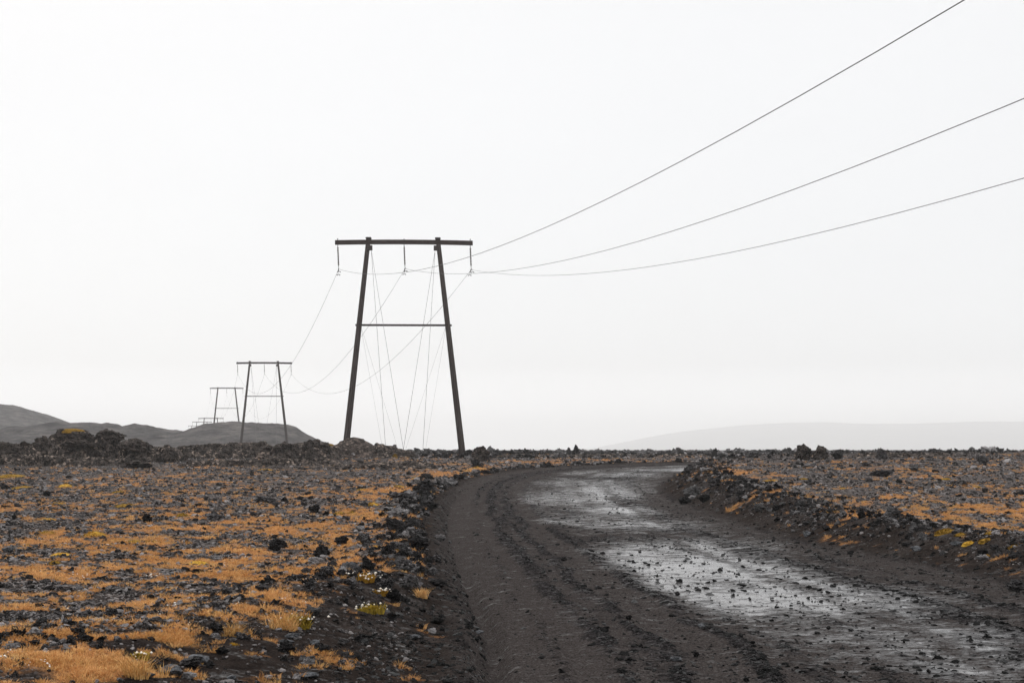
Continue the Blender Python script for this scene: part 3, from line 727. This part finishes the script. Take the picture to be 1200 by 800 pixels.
# ------------------------------------------------------------------ single rocks
# kind, column, base row, width px, height px, label
ROCKS = [
 ('d', 252, 745, 18, 14, "dark hunched rock between orange sedge and the lower left gravel"),
 ('r', 251, 753, 15, 8, "small grey rock lying just below the dark hunched one"),
 ('r', 281, 752, 18, 8, "flat grey rock right of the dark hunched rock, by the reddish grass tuft"),
 ('p', 229, 774, 30, 8, "long pale flat slab on top of the lower left rock group"),
 ('r', 222, 781, 26, 11, "rounded grey rock under the long pale slab"),
 ('d', 246, 780, 12, 8, "small dark rock at the right end of the long pale slab"),
 ('p', 199, 789, 26, 13, "smooth pale rounded rock at the bottom left corner of the road shoulder"),
 ('d', 184, 783, 22, 15, "dark cracked rock directly left of the smooth pale one"),
 ('r', 221, 791, 18, 9, "small rounded grey rock right of the smooth pale one"),
 ('p', 171, 797, 20, 6, "thin flat pale stone at the bottom, below the dark cracked rock"),
 ('d', 260, 768, 17, 9, "dark low rock above and right of the long pale slab"),
 ('p', 271, 793, 12, 5, "little pale stone on the dark gravel near the bottom edge"),
 ('p', 129, 707, 12, 7, "lone pale grey stone in the middle of the lower left field"),
 ('d', 190, 707, 11, 7, "lone dark stone in the field, right of the pale grey one"),
 ('d', 172, 613, 13, 11, "lone black rock in the left field between two moss cushions"),
 ('p', 8, 648, 14, 6, "pale slanted stone at the left edge of the field"),
 ('d', 54, 582, 10, 6, "small black stone far out in the left field"),
 ('r', 80, 631, 10, 6, "small stone beside the moss cushion in the left field"),
 ('d', 232, 600, 11, 5, "flat black stone above the round moss cushion in the left field"),
 ('d', 166, 591, 9, 4, "tiny black stone in the left field under the long moss streak"),
 ('d', 230, 673, 18, 5, "flat dark stone in the bare patch of the left field"),
 ('p', 120, 676, 14, 6, "pale flattish stone in the bare patch of the left field"),
 ('r', 36, 697, 9, 5, "small grey stone low in the left field, nearest the left edge"),
 ('r', 250, 706, 13, 5, "low grey stone where the sedge thickens, left of centre"),
 ('d', 369, 601, 17, 10, "isolated black pointed rock in the field left of the rubble row"),
 ('r', 325, 646, 26, 14, "craggy grey rock at the left end of the rubble row"),
 ('r', 309, 588, 28, 8, "low wide dark rock spread out in the middle of the left field"),
 ('d', 376, 652, 22, 15, "black rock in the rubble row right of the craggy grey one"),
 ('r', 371, 664, 20, 11, "lumpy rock under the black one in the rubble row"),
 ('r', 385, 677, 20, 9, "grey flat rock at the lower end of the rubble row"),
 ('d', 400, 641, 18, 12, "dark angular rock in the middle of the rubble row"),
 ('p', 410, 671, 20, 15, "pale wedge-shaped rock standing in the sedge by the road rubble"),
 ('d', 430, 668, 20, 15, "dark rounded rock right of the pale wedge-shaped one"),
 ('r', 425, 640, 20, 13, "grey rock in the upper middle of the road rubble"),
 ('r', 444, 633, 17, 9, "pale topped rock above the middle of the road rubble"),
 ('r', 461, 622, 26, 15, "wide grey rock topping the road rubble"),
 ('d', 489, 647, 28, 18, "large black boulder near the road edge, biggest of the road rubble"),
 ('d', 452, 655, 16, 16, "black upright rock left of the largest black boulder"),
 ('r', 452, 689, 24, 13, "dark rock left of the big craggy rock on the lower road verge"),
 ('r', 480, 692, 28, 19, "big craggy rock on the lower road verge among sedge"),
 ('d', 462, 702, 20, 13, "dark lumpy rock at the lower left of the big craggy rock"),
 ('r', 512, 689, 26, 8, "long sloping dark rock right of the big craggy rock"),
 ('r', 463, 607, 20, 11, "dark rock above the wide grey one at the top of the rubble"),
 ('r', 516, 637, 14, 8, "small dark rock close to the road edge above the large black boulder"),
 ('r', 512, 662, 11, 10, "upright small rock close to the road edge below the large black boulder"),
 ('d', 335, 766, 22, 15, "dark wedge-shaped stone in the gravel below the flowering shrub"),
 ('p', 342, 748, 18, 6, "pale flat stone in the gravel just under the flowering shrub"),
 ('p', 334, 757, 22, 6, "longer pale flat stone above the dark wedge-shaped stone"),
 ('d', 376, 765, 22, 9, "dark flat rock in the shoulder gravel right of the wedge-shaped stone"),
 ('p', 368, 758, 12, 6, "pale small stone touching the dark flat rock in the gravel"),
 ('p', 362, 793, 24, 6, "pale thin slab near the bottom edge in the dark shoulder"),
 ('d', 420, 749, 12, 7, "small dark stone in the centre of the dark shoulder"),
 ('r', 403, 753, 14, 6, "small grey stone left of the centre of the dark shoulder"),
 ('d', 494, 738, 8, 6, "small round dark stone on the bare shoulder, upper one of a pair"),
 ('r', 495, 753, 9, 5, "small round dark stone on the bare shoulder, lower one of a pair"),
 ('p', 486, 745, 13, 4, "pale sliver of stone on the bare shoulder beside the pair of round ones"),
 ('d', 512, 731, 20, 7, "flat dark stone on the bare shoulder nearest the wheel rut"),
 ('p', 560, 739, 14, 4, "whitish sliver of stone at the edge of the wheel rut"),
 ('p', 580, 782, 12, 3, "whitish sliver of stone inside the road near the bottom"),
 ('d', 457, 743, 10, 6, "little dark stone left of the pair on the bare shoulder"),
 ('d', 366, 716, 22, 9, "low brownish rock in the sedge right of the flowering shrub"),
 ('d', 497, 575, 24, 14, "black rock high on the left road verge near the bend"),
 ('r', 464, 585, 22, 11, "dark craggy rock left of the verge top"),
 ('d', 502, 597, 24, 12, "black boulder on the left verge facing the road"),
 ('r', 450, 599, 26, 8, "long low rock stretching left from the verge boulders"),
 ('r', 500, 562, 16, 7, "small flat rock at the far end of the left verge"),
 ('r', 526, 569, 20, 9, "grey rock nearest the road at the far end of the left verge"),
 ('d', 459, 618, 16, 10, "dark rock just left above the wide grey rock of the rubble"),
 ('b', 563, 541, 22, 18, "stout pointed rock standing right of the nearest pylon's foot"),
 ('r', 558, 547, 14, 9, "smaller rock leaning before the stout pointed rock"),
 ('d', 674, 530, 8, 9, "right-hand knob of two small rocks on the skyline beyond the bend"),
 ('d', 666, 530, 6, 6, "left-hand knob of two small rocks on the skyline beyond the bend"),
 ('d', 616, 529, 6, 4, "tiny knob on the skyline between pylon and bend"),
 ('d', 800, 537, 13, 9, "dark rock on the skyline where the road reaches the bend"),
 ('d', 837, 531, 8, 6, "small dark knob on the skyline right of the bend"),
 ('b', 943, 533, 21, 13, "left pointed boulder of three on the right skyline"),
 ('b', 963, 535, 20, 13, "middle black boulder of three on the right skyline, leaning left"),
 ('d', 983, 535, 17, 9, "right low boulder of three on the right skyline"),
 ('d', 1101, 533, 20, 8, "flat black boulder on the right skyline"),
 ('d', 1082, 533, 8, 7, "small upright black rock left of the flat black skyline boulder"),
 ('r', 1035, 533, 14, 9, "peaked rock on the skyline in the middle of the right plain"),
 ('d', 1047, 607, 22, 12, "large black rock on the right field above the road bank"),
 ('d', 1011, 606, 11, 8, "small black rock left of the large black one on the right field"),
 ('d', 890, 600, 17, 9, "black rock on the right bank below the sedge patch"),
 ('d', 938, 593, 15, 8, "black rock at the upper edge of the right bank"),
 ('p', 945, 629, 9, 7, "pale stone lying on the face of the right bank"),
 ('r', 997, 649, 10, 5, "small flat stone at the foot of the right bank"),
 ('d', 1132, 618, 19, 8, "low dark rock in the sedge of the right field"),
 ('d', 1033, 559, 30, 8, "wide flat black rock in the upper right field"),
 ('d', 1073, 552, 14, 9, "black rock right of the wide flat one in the upper right field"),
 ('r', 865, 562, 17, 6, "flat rock in the sedge where the right field begins"),
 ('r', 1153, 543, 16, 10, "upright grey rock far out on the right plain"),
 ('d', 1194, 695, 24, 15, "black craggy rock at the right edge on the road side"),
 ('d', 813, 582, 24, 14, "dark clod heap at the inner corner of the bend"),
 ('d', 803, 590, 18, 9, "dark clod at the foot of the bank inside the bend"),
 ('d', 826, 588, 18, 9, "dark clod right of the clod heap inside the bend"),
 ('p', 1075, 646, 14, 6, "pale stone on the rim of the right bank"),
 ('p', 1121, 639, 14, 5, "pale flat stone on the right bank rim, left of the mossy spot"),
 ('r', 1153, 656, 17, 6, "flat dark-rimmed stone at the right end of the bank rim"),
 ('r', 1060, 536, 14, 8, "lumpy rock at the back of the right plain"),
 ('b', 155, 549, 46, 9, "broad flat lava slab below the left outcrops, in front of the brown soil"),
 ('r', 1090, 600, 16, 5, "low grey rock in the middle of the right sedge patch"),
 ('d', 737, 726, 8, 6, "black pebble alone in the road centre, lower"),
 ('d', 739, 633, 9, 5, "black stone at the upper edge of the wet mud in the road"),
 ('d', 661, 658, 8, 5, "black pebble in the dry left half of the road"),
 ('d', 701, 690, 10, 4, "low black clod in the dry left half of the road"),
 ('d', 794, 698, 7, 5, "black pebble on the glossy mud in the road centre"),
 ('d', 816, 770, 9, 6, "pointed black stone in the lower middle of the road"),
 ('d', 1003, 794, 8, 5, "black pebble on the road close to the bottom edge"),
 ('d', 1089, 789, 7, 5, "black pebble on the road right of the bottom edge's middle"),
 ('d', 971, 737, 6, 4, "black pebble on the brightest wet mud"),
 ('p', 792, 775, 13, 5, "pale stone on the road, left of the pointed black one"),
 ('p', 822, 737, 8, 4, "pale pebble on the road below the wet mud"),
]
R = random.Random(11)
for i, (kd, c, row, w, h, lab) in enumerate(ROCKS):
    x, y, z = at(c, row)
    if row < 540: # skyline rocks: fix their distance
        y = {True: 72.0, False: 96.0}[c > 800]
        if c > 800 and h > 8: y = 62.0
        x = (c - 600) / F * y; z = CAMH + (HORIZON - row) / F * y
        zg = float(height(np.array([x]), np.array([y]), False)[0]) - .08
        h = h + max(0, (z - zg) / y * F) ; z = min(z, zg)
    ww = w / F * y; hh = h / F * y
    pool = {'b': BOULD, 'd': HEROD, 'r': HERO, 'p': HEROP}[kd]
    o = bpy.data.objects.new('rock' if w >= 9 else 'stone', pool[i % len(pool)]); link(o)
    rz = R.choice([0, math.pi]) + R.uniform(-.35, .35)
    o.location = (x, y + ww * .25, z); o.scale = (ww * 1.05, ww * R.uniform(.7, .95), hh * 1.18); o.rotation_euler = (R.uniform(-.08, .08), R.uniform(-.1, .1), rz)
    tag(o, lab, 'rock', 'single lava rocks scattered over field and road')

# ------------------------------------------------------------------ moss cushions, tufts, shrubs
MOSS = [
 (107, 627, 27, 9, "bright yellow round moss cushion in the middle of the left field"),
 (155, 634, 28, 5, "left half of the long yellow moss streak, thin and flat"), (175, 634, 26, 7, "right half of the long yellow moss streak, fuller"),
 (68, 650, 28, 7, "brownish yellow moss cushion left of centre in the left field"), (62, 660, 15, 6, "small bright moss cushion below the brownish one"),
 (52, 626, 26, 5, "low olive moss patch left of the bright round cushion"), (230, 659, 28, 7, "olive moss cushion in the sedge at mid left"),
 (213, 608, 15, 6, "small round yellow moss cushion right of the lone black rock"), (145, 594, 26, 5, "flat orange moss cushion in the upper left field"),
 (75, 571, 16, 5, "yellow moss cushion high in the left field"), (25, 572, 22, 4, "orange moss cushion near the left edge, upper field"),
 (66, 591, 20, 4, "thin moss cushion above the olive patch"), (52, 611, 24, 4, "long faint moss cushion near the left edge"),
 (10, 559, 34, 4, "yellow-green moss strip at the left edge under the lava bank"), (137, 577, 20, 4, "orange-yellow moss cushion below the rubble at left"),
 (435, 592, 20, 6, "olive moss cushion left of the verge boulders"), (397, 603, 22, 6, "yellow olive moss cushion beside the black pointed rock, left one"),
 (412, 603, 14, 5, "small moss cushion touching the yellow olive one"), (440, 645, 16, 5, "bright green-yellow moss in the road rubble, upper"),
 (457, 664, 18, 6, "bright green-yellow moss in the road rubble, lower"), (466, 647, 10, 5, "tiny moss spot beside the largest black boulder"),
 (487, 561, 14, 4, "orange moss near the far end of the verge"), (425, 574, 22, 4, "yellow moss in the upper sedge left of the verge"),
 (465, 570, 22, 4, "pale yellow moss between verge and sedge"), (272, 759, 14, 5, "little bright yellow plant on the lower left gravel"),
 (1112, 624, 28, 8, "brightest yellow moss cushion on the right field"), (1128, 627, 18, 6, "moss cushion touching the brightest one on the right"),
 (1140, 636, 20, 5, "lower yellow moss cushion on the right field"), (1165, 626, 20, 5, "rightmost row moss cushion on the right field"), (1160, 634, 24, 5, "moss cushion below the rightmost one"),
 (905, 563, 26, 4, "flat yellow moss at the start of the right field"), (923, 579, 18, 6, "round yellow moss above the right bank"),
 (1145, 571, 12, 4, "small yellow moss far up the right field"), (988, 572, 12, 3, "tiny yellow moss in the middle of the right field"), (942, 561, 14, 3, "faint moss patch behind the right bank sedge"),
 (1110, 562, 14, 3, "faint yellow moss near the black rocks of the upper right field"), (1158, 653, 12, 5, "moss spot on the right bank rim"),
 (1190, 640, 14, 5, "yellow moss at the right edge above the bank"), (30, 640, 12, 4, "small moss spot between left edge and the brownish cushion"),
 (310, 551, 20, 3, "orange moss below the low rubble line"), (560, 548, 16, 4, "orange moss at the foot of the stout pointed rock"), (352, 633, 12, 4, "small yellow moss left of the rubble row's head"),
 (20, 690, 12, 4, "moss spot low at the left edge of the field"),
]
for i, (c, row, w, h, lab) in enumerate(MOSS):
    x, y, z = at(c, row); ww = w / F * y; hh = h / F * y * .75
    _, y2, _ = at(c, row - h * .5)
    me = moss_mesh('moss_cushion', 300 + i, ww, max(ww * .8, min(y2 - y, ww * 2)), hh, 420, M_MOSSC if i % 3 else M_MOSS, .35)
    o = link(bpy.data.objects.new('moss_cushion', me)); o.location = (x, y + ww * .3, z - .02)
    tag(o, lab, 'moss', 'moss cushions dotted over the gravel field')

def blades(V, Fc, r, n, rad, hgt, lean=.5, wid=.004, cx=0, cy=0):
    for _ in range(n):
        a = r.uniform(0, 6.283); q = rad * math.sqrt(r.random()); x = cx + q * math.cos(a); y = cy + q * math.sin(a)
        h = hgt * r.uniform(.45, 1.15); la = a + r.gauss(0, .8); lx = lean * h * r.uniform(.1, 1) * math.cos(la); ly = lean * h * r.uniform(.1, 1) * math.sin(la)
        wa = r.uniform(0, 3.14); wx, wy = wid * math.cos(wa), wid * math.sin(wa); b = len(V)
        V += [(x - wx, y - wy, -.01), (x + wx, y + wy, -.01), (x + wx * .7 + lx * .35, y + wy * .7 + ly * .35, h * .6), (x - wx * .7 + lx * .35, y - wy * .7 + ly * .35, h * .6), (x + lx, y + ly, h)]
        Fc += [(b, b + 1, b + 2, b + 3), (b + 3, b + 2, b + 4)]
def fluffs(V, Fc, r, n, rx, ry, z0, z1, s):
    t = (1 + 5 ** .5) / 2
    for _ in range(n):
        cx, cy, cz = r.gauss(0, rx / 2), r.gauss(0, ry / 2), r.uniform(z0, z1); q = s * r.uniform(.6, 1.3); b = len(V)
        for (a, e, f) in ((1, 0, 0), (-1, 0, 0), (0, 1, 0), (0, -1, 0), (0, 0, 1), (0, 0, -1)): V.append((cx + a * q * r.uniform(.7, 1.3), cy + e * q, cz + f * q * r.uniform(.6, 1)))
        Fc += [(b, b + 2, b + 4), (b + 2, b + 1, b + 4), (b + 1, b + 3, b + 4), (b + 3, b, b + 4), (b + 2, b, b + 5), (b + 1, b + 2, b + 5), (b + 3, b + 1, b + 5), (b, b + 3, b + 5)]
SHR = [  # column, row, width, height, leaf material, fluffs, label, name
 (347, 736, 34, 18, 'g', 14, "green-yellow flowering shrub at the grass edge above the shoulder gravel", 'flowering_shrub'),
 (433, 716, 30, 12, 'g', 16, "olive shrub with pale seed heads, right of the larger flowering shrub", 'flowering_shrub'),
 (425, 682, 34, 10, 'm', 26, "straw coloured clump dotted with pale seed heads under the pale wedge rock", 'flowering_shrub'),
 (446, 696, 18, 8, 'm', 14, "small yellow clump with pale seed heads left of the big craggy rock", 'flowering_shrub'),
 (166, 770, 22, 9, 'g', 12, "small green clump with pale seed heads in the bottom left grass", 'flowering_shrub'),
 (156, 797, 44, 30, 't', 0, "tall orange grass tuft with long leaning blades at the bottom left", 'grass_tuft'),
 (330, 736, 36, 24, 't', 0, "tall orange grass tuft hugging the left of the flowering shrub", 'grass_tuft'),
 (272, 748, 30, 16, 't', 0, "reddish grass tuft behind the dark hunched rock", 'grass_tuft'),
 (494, 700, 14, 12, 't', 0, "orange grass tuft at the right foot of the big craggy rock", 'grass_tuft'),
 (560, 552, 30, 6, 't', 0, "orange grass clump by the verge at the bend", 'grass_tuft'),
]
for i, (c, row, w, h, kd, nf, lab, nm) in enumerate(SHR):
    x, y, z = at(c, row); ww = w / F * y; hh = h / F * y; r = random.Random(40 + i)
    t = empty(nm, (x, y + ww * .25, z)); tag(t, lab, 'shrub' if nm == 'flowering_shrub' else 'grass tuft')
    V = []; Fc = []
    if kd == 't':
        blades(V, Fc, r, 150, ww * .30, hh * .95, 1.25, .0024 * max(1, y / 12))
        for _ in range(7): blades(V, Fc, r, 22, ww * .12, hh * r.uniform(.35, .8), 1.4, .0024 * max(1, y / 12), r.gauss(0, ww * .32), r.gauss(0, ww * .25))
        o = poly_obj('blades', V, Fc, M_TALL, t)
    else:
        for _ in range(9):
            blades(V, Fc, r, 55, ww * .2, hh * r.uniform(.5, .95), .9, .007 * max(1, y / 14), r.gauss(0, ww * .2), r.gauss(0, ww * .15))
        o = poly_obj('foliage', V, Fc, M_GREEN if kd == 'g' else M_MOSS, t)
    o['kind'] = 'stuff'
    if nf:
        V = []; Fc = []; fluffs(V, Fc, r, nf, ww * .7, ww * .5, hh * .35, hh * 1.0, .011 * max(1, y / 13))
        o = poly_obj('seed_heads', V, Fc, M_FLUFF, t); o['kind'] = 'stuff'

# ------------------------------------------------------------------ uncountable cover: gravel, rubble, sedge
LIB = bpy.data.collections.new("sources")
def lib_collection(name, meshes):
    c = bpy.data.collections.new(name)
    for i, me in enumerate(meshes):
        c.objects.link(bpy.data.objects.new("%s_source_%02d" % (name, i), me))
    return c
def scatter(name, label, P, rot, scl, col, n_src):
    me = bpy.data.meshes.new(name); me.vertices.add(len(P)); me.vertices.foreach_set('co', np.asarray(P, np.float32).ravel())
    a = me.attributes.new('rot', 'FLOAT_VECTOR', 'POINT'); a.data.foreach_set('vector', np.asarray(rot, np.float32).ravel())
    a = me.attributes.new('scl', 'FLOAT_VECTOR', 'POINT'); a.data.foreach_set('vector', np.asarray(scl, np.float32).ravel())
    a = me.attributes.new('pick', 'INT', 'POINT'); a.data.foreach_set('value', RNG.integers(0, n_src, len(P)).astype(np.int32))
    o = link(bpy.data.objects.new(name, me)); tag(o, label, kind='stuff')
    g = bpy.data.node_groups.new(name, 'GeometryNodeTree')
    g.interface.new_socket('Geometry', in_out='INPUT', socket_type='NodeSocketGeometry'); g.interface.new_socket('Geometry', in_out='OUTPUT', socket_type='NodeSocketGeometry')
    gi = g.nodes.new('NodeGroupInput'); go = g.nodes.new('NodeGroupOutput'); ip = g.nodes.new('GeometryNodeInstanceOnPoints')
    ci = g.nodes.new('GeometryNodeCollectionInfo'); ci.inputs['Collection'].default_value = col; ci.inputs['Separate Children'].default_value = True; ci.inputs['Reset Children'].default_value = True
    ip.inputs['Pick Instance'].default_value = True
    def na(nm, ty):
        n = g.nodes.new('GeometryNodeInputNamedAttribute'); n.data_type = ty; n.inputs['Name'].default_value = nm; return n.outputs['Attribute']
    e2r = g.nodes.new('FunctionNodeEulerToRotation'); g.links.new(na('rot', 'FLOAT_VECTOR'), e2r.inputs[0])
    g.links.new(gi.outputs[0], ip.inputs['Points']); g.links.new(ci.outputs[0], ip.inputs['Instance']); g.links.new(na('pick', 'INT'), ip.inputs['Instance Index'])
    g.links.new(e2r.outputs[0], ip.inputs['Rotation']); g.links.new(na('scl', 'FLOAT_VECTOR'), ip.inputs['Scale']); g.links.new(ip.outputs[0], go.inputs[0])
    md = o.modifiers.new('scatter', 'NODES'); md.node_group = g
    return o

PEB = lib_collection("gravel", [rock_mesh("gravel", 400 + i, 2, [M_PEB], cuts=12, rough=.35, squash=(1, 1, .75)) for i in range(10)])
CLK = lib_collection("clinker", [rock_mesh("clinker", 430 + i, 3, [M_ROCK if i % 2 else M_ROCKD], cuts=13, rough=.4, squash=(1, 1, .85), craggy=.25) for i in range(10)])
RPB = lib_collection("grit", [rock_mesh("grit", 460 + i, 2, [M_PEBD], cuts=6, rough=.2, squash=(1, 1, .7)) for i in range(8)])
def tuft_mesh(seed, m, n=30, rad=.055, h=.07):
    r = random.Random(seed); V = []; Fc = []; blades(V, Fc, r, n, rad, h, 1.1, .0024)
    me = bpy.data.meshes.new("tuft"); me.from_pydata(V, [], Fc); me.materials.append(m); return me
TUF = lib_collection("sedge", [tuft_mesh(600 + i, M_GRASS if i < 6 else M_TALL) for i in range(8)])
FLF = []
for i in range(4):
    V = []; Fc = []; fluffs(V, Fc, random.Random(700 + i), 3, .05, .05, .03, .08, .012)
    me = bpy.data.meshes.new("fluff"); me.from_pydata(V, [], Fc); me.materials.append(M_FLUFF); FLF.append(me)
FLU = lib_collection("fluff", FLF)

def sample(n, y0, y1, power, umax=.40):
    """random ground spots; power > 0 crowds them towards the camera"""
    t = RNG.random(n)
    if power == 1: y = y0 * (y1 / y0) ** t
    else:
        a = y0 ** (1 - power); b = y1 ** (1 - power); y = (a + (b - a) * t) ** (1 / (1 - power))
    x = (RNG.random(n) * 2 - 1) * umax * (y + 3); return x, y

def grass_at(x, y, rc):
    return coverage(x, y, rc)

def orient(n, k=.5):
    return np.stack([RNG.normal(0, k, n), RNG.normal(0, k, n), RNG.random(n) * 6.283], -1)

def place(name, label, x, y, s, col, nsrc, sink=.2, rc=None, tilt=.4, flat=(.6, 1.0), aniso=(.75, 1.35)):
    z = height(x, y, True, rc) - s * sink * .3
    n = len(x); sc = np.stack([s * RNG.uniform(*aniso, n), s * RNG.uniform(*aniso, n), s * RNG.uniform(*flat, n)], -1)
    scatter(name, label, np.stack([x, y, z], -1), orient(n, tilt), sc, col, nsrc)

# field gravel
x, y = sample(360000, 7.5, 115, 1.35); rc = road_coords(x, y); sdf = np.minimum(*rc)
g = grass_at(x, y, rc); dn = fbm(x * .8, y * .8, 71, 3)
keep = (sdf < -.55) & (RNG.random(len(x)) < np.clip(1.1 - 1.0 * sstep(.35, .8, g) , .1, 1) * np.clip(.25 + 1.9 * (dn - .3), .1, 1) * (1 - layer(x, y, BARE)) * np.where(rc[0] < 0, .2 + .8 * sstep(.6 * WL(y), 1.2 * WL(y), -sdf), .35 + .65 * sstep(.8, 1.6, -sdf)))
x, y = x[keep], y[keep]; rc = (rc[0][keep], rc[1][keep]); n = len(x)
s = .0115 * np.exp(RNG.normal(0, .6, n)) * (1 + y / 24); s = np.clip(s, .009, .015 + .005 * y)
place('field_gravel', "loose grey lava gravel covering the fields", x, y, s, PEB, 10, rc=rc)

# rubble along the verges
def verge(n, side, y0, y1):
    L = LEFT if side < 0 else RIGHT
    seg = np.diff(L, axis=0); ln = np.hypot(*seg.T); m = (L[:-1, 1] > y0) & (L[:-1, 1] < y1) & (L[:-1, 0] < 30)
    p = np.where(m, ln / (6 + L[:-1, 1]), 0); p /= p.sum(); k = RNG.choice(len(seg), n, p=p); t = RNG.random(n)
    P = L[k] + seg[k] * t[:, None]; nrm = np.stack([-seg[k, 1], seg[k, 0]], -1) / ln[k, None]
    return P, nrm * (1 if side < 0 else -1)
P, nr = verge(3800, -1, 8, 76); off = np.abs(RNG.normal(1.0, .3, len(P))) * WL(P[:, 1]); P = P + nr * off[:, None]
x2, y2 = sample(60000, 8, 75, 1.2); k2 = (RNG.random(len(x2)) < layer(x2, y2, RUB) * .36) & (x2 < 1)
x, y = np.r_[P[:, 0], x2[k2]], np.r_[P[:, 1], y2[k2]]; rc = road_coords(x, y); cl = fbm(x * .9, y * .9, 81, 3)
keep = (np.minimum(*rc) < -.4) & (RNG.random(len(x)) < np.clip((cl - .40) * 5, .05, 1)) & (x < 40)
x, y = x[keep], y[keep]; rc = (rc[0][keep], rc[1][keep]); s = .034 * np.exp(RNG.normal(0, .6, len(x))) * (1 + y / 30); s = np.clip(s, .015, .04 + .0052 * y)
place('verge_rubble', "dark clinker rubble heaped along the left road verge", x, y, s, CLK, 10, rc=rc, flat=(.6, 1.1))
P, nr = verge(6000, 1, 12, 74); off = np.clip(RNG.normal(1.55, .42, len(P)), .3, 4); P = P + nr * off[:, None]
x, y = P[:, 0], P[:, 1]; rc = road_coords(x, y); cl = fbm(x * 1.1, y * 1.1, 83, 3)
keep = (np.minimum(*rc) < -.3) & (RNG.random(len(x)) < np.clip((cl - .30) * 4, .15, 1) * (1 - .6 * sstep(32, 55, y)))
x, y = x[keep], y[keep]; rc = (rc[0][keep], rc[1][keep]); s = .036 * np.exp(RNG.normal(0, .55, len(x))) * (1 + y / 35); s = np.clip(s, .02, .06 + .004 * y)
place('bank_rubble', "grey clinker rubble along the right road bank", x, y, s, CLK, 10, rc=rc, flat=(.6, 1.0))

# scattered larger clinker on the fields and the plain behind
x, y = sample(9000, 20, 130, 1.0); rc = road_coords(x, y); cl = fbm(x * .25, y * .25, 85, 4)
keep = (np.minimum(*rc) < -1.0) & (RNG.random(len(x)) < np.clip((cl - .42) * 4, .04, 1)); x, y = x[keep], y[keep]; rc = (rc[0][keep], rc[1][keep])
s = .055 * np.exp(RNG.normal(0, .5, len(x))) * (.6 + y / 60)
place('field_clinker', "dark lava clinker lying about the fields", x, y, s, CLK, 10, rc=rc, flat=(.5, .9))
x, y = sample(26000, 88, 420, 1.6, .44); cl = fbm(x * .08, y * .08, 87, 4)
keep = (RNG.random(len(x)) < np.clip((cl - .38) * 5, .08, 1)); x, y = x[keep], y[keep]; rc = road_coords(x, y); k2 = np.minimum(*rc) < -1.5; x, y = x[k2], y[k2]; rc = (rc[0][k2], rc[1][k2])
s = .26 * np.exp(RNG.normal(0, .5, len(x))) * (.7 + y / 400)
place('plain_clinker', "lava rubble covering the plain beyond the bend", x, y, s, CLK, 10, rc=rc, flat=(.5, .95))

# road grit and pebbles
x, y = sample(150000, 8, 72, 1.5, .40); rc = road_coords(x, y); dl, dr = rc
band, uu = road_band(x, y, dl, dr)
dens = np.clip(1.2 - 1.75 * band, .22, 1) * np.where((dl < 1.0) & (y < 45), .15, 1)
dens = np.where(layer(x, y, WETS) > .5, .20, dens)
dens = np.where(np.minimum(dl, dr) < 0, .5, dens)
keep = (np.minimum(dl, dr) > -1.1) & (RNG.random(len(x)) < dens); x, y = x[keep], y[keep]; rc = (rc[0][keep], rc[1][keep])
s = .0135 * np.exp(RNG.normal(0, .65, len(x))) * (1 + y / 40); s = np.clip(s, .007, .085)
place('road_grit', "dark loose stones strewn over the road", x, y, s, RPB, 8, rc=rc, sink=.6, flat=(.5, .9))

# sedge
x, y = sample(190000, 7.5, 105, 1.45); rc = road_coords(x, y); g = grass_at(x, y, rc); gn = fbm(x * 2.2, y * 2.2, 91, 3)
keep = (RNG.random(len(x)) < np.clip((g + (gn - .5) * .7 - .29) * 2.3, 0, 1) ** 1.2 * (1 - layer(x, y, BARE))) & (np.minimum(*rc) < -.5); x, y = x[keep], y[keep]; rc = (rc[0][keep], rc[1][keep])
s = RNG.uniform(.4, 1.05, len(x)) * (.62 + y / 55); s = np.where(y > 45, s * .8, s)
place('dry_sedge', "short orange dry sedge growing in patches", x, y, s, TUF, 8, sink=0, rc=rc, tilt=.15, flat=(.35, .85), aniso=(.7, 1.1))
x, y = sample(3200, 8, 30, 1.5); rc = road_coords(x, y); g = grass_at(x, y, rc); gn = fbm(x * .7, y * .7, 93, 2)
keep = (g > .45) & (gn > .56) & (x < 0); x, y = x[keep], y[keep]; rc = (rc[0][keep], rc[1][keep])
place('seed_heads', "tiny pale seed heads among the sedge", x, y, RNG.uniform(.4, .8, len(x)), FLU, 4, sink=0, rc=rc, tilt=.1)

# ------------------------------------------------------------------ haze
bm = bmesh.new(); bmesh.ops.create_cube(bm, size=1)
for v in bm.verts: v.co = Vector((v.co.x * 26000, -30 + (v.co.y + .5) * 10200, -7 + (v.co.z + .5) * 190))
me = bpy.data.meshes.new('haze'); bm.to_mesh(me); bm.free()
hz = bpy.data.materials.new('haze'); hz.use_nodes = True; t = hz.node_tree; t.nodes.clear()
pv = t.nodes.new('ShaderNodeVolumePrincipled'); pv.inputs['Color'].default_value = (1, 1, 1, 1); pv.inputs['Density'].default_value = .0003; pv.inputs['Anisotropy'].default_value = .3
ou = t.nodes.new('ShaderNodeOutputMaterial'); t.links.new(pv.outputs[0], ou.inputs['Volume'])
me.materials.append(hz); o = link(bpy.data.objects.new('haze', me)); tag(o, "thin pale mist over the plain", kind='stuff')
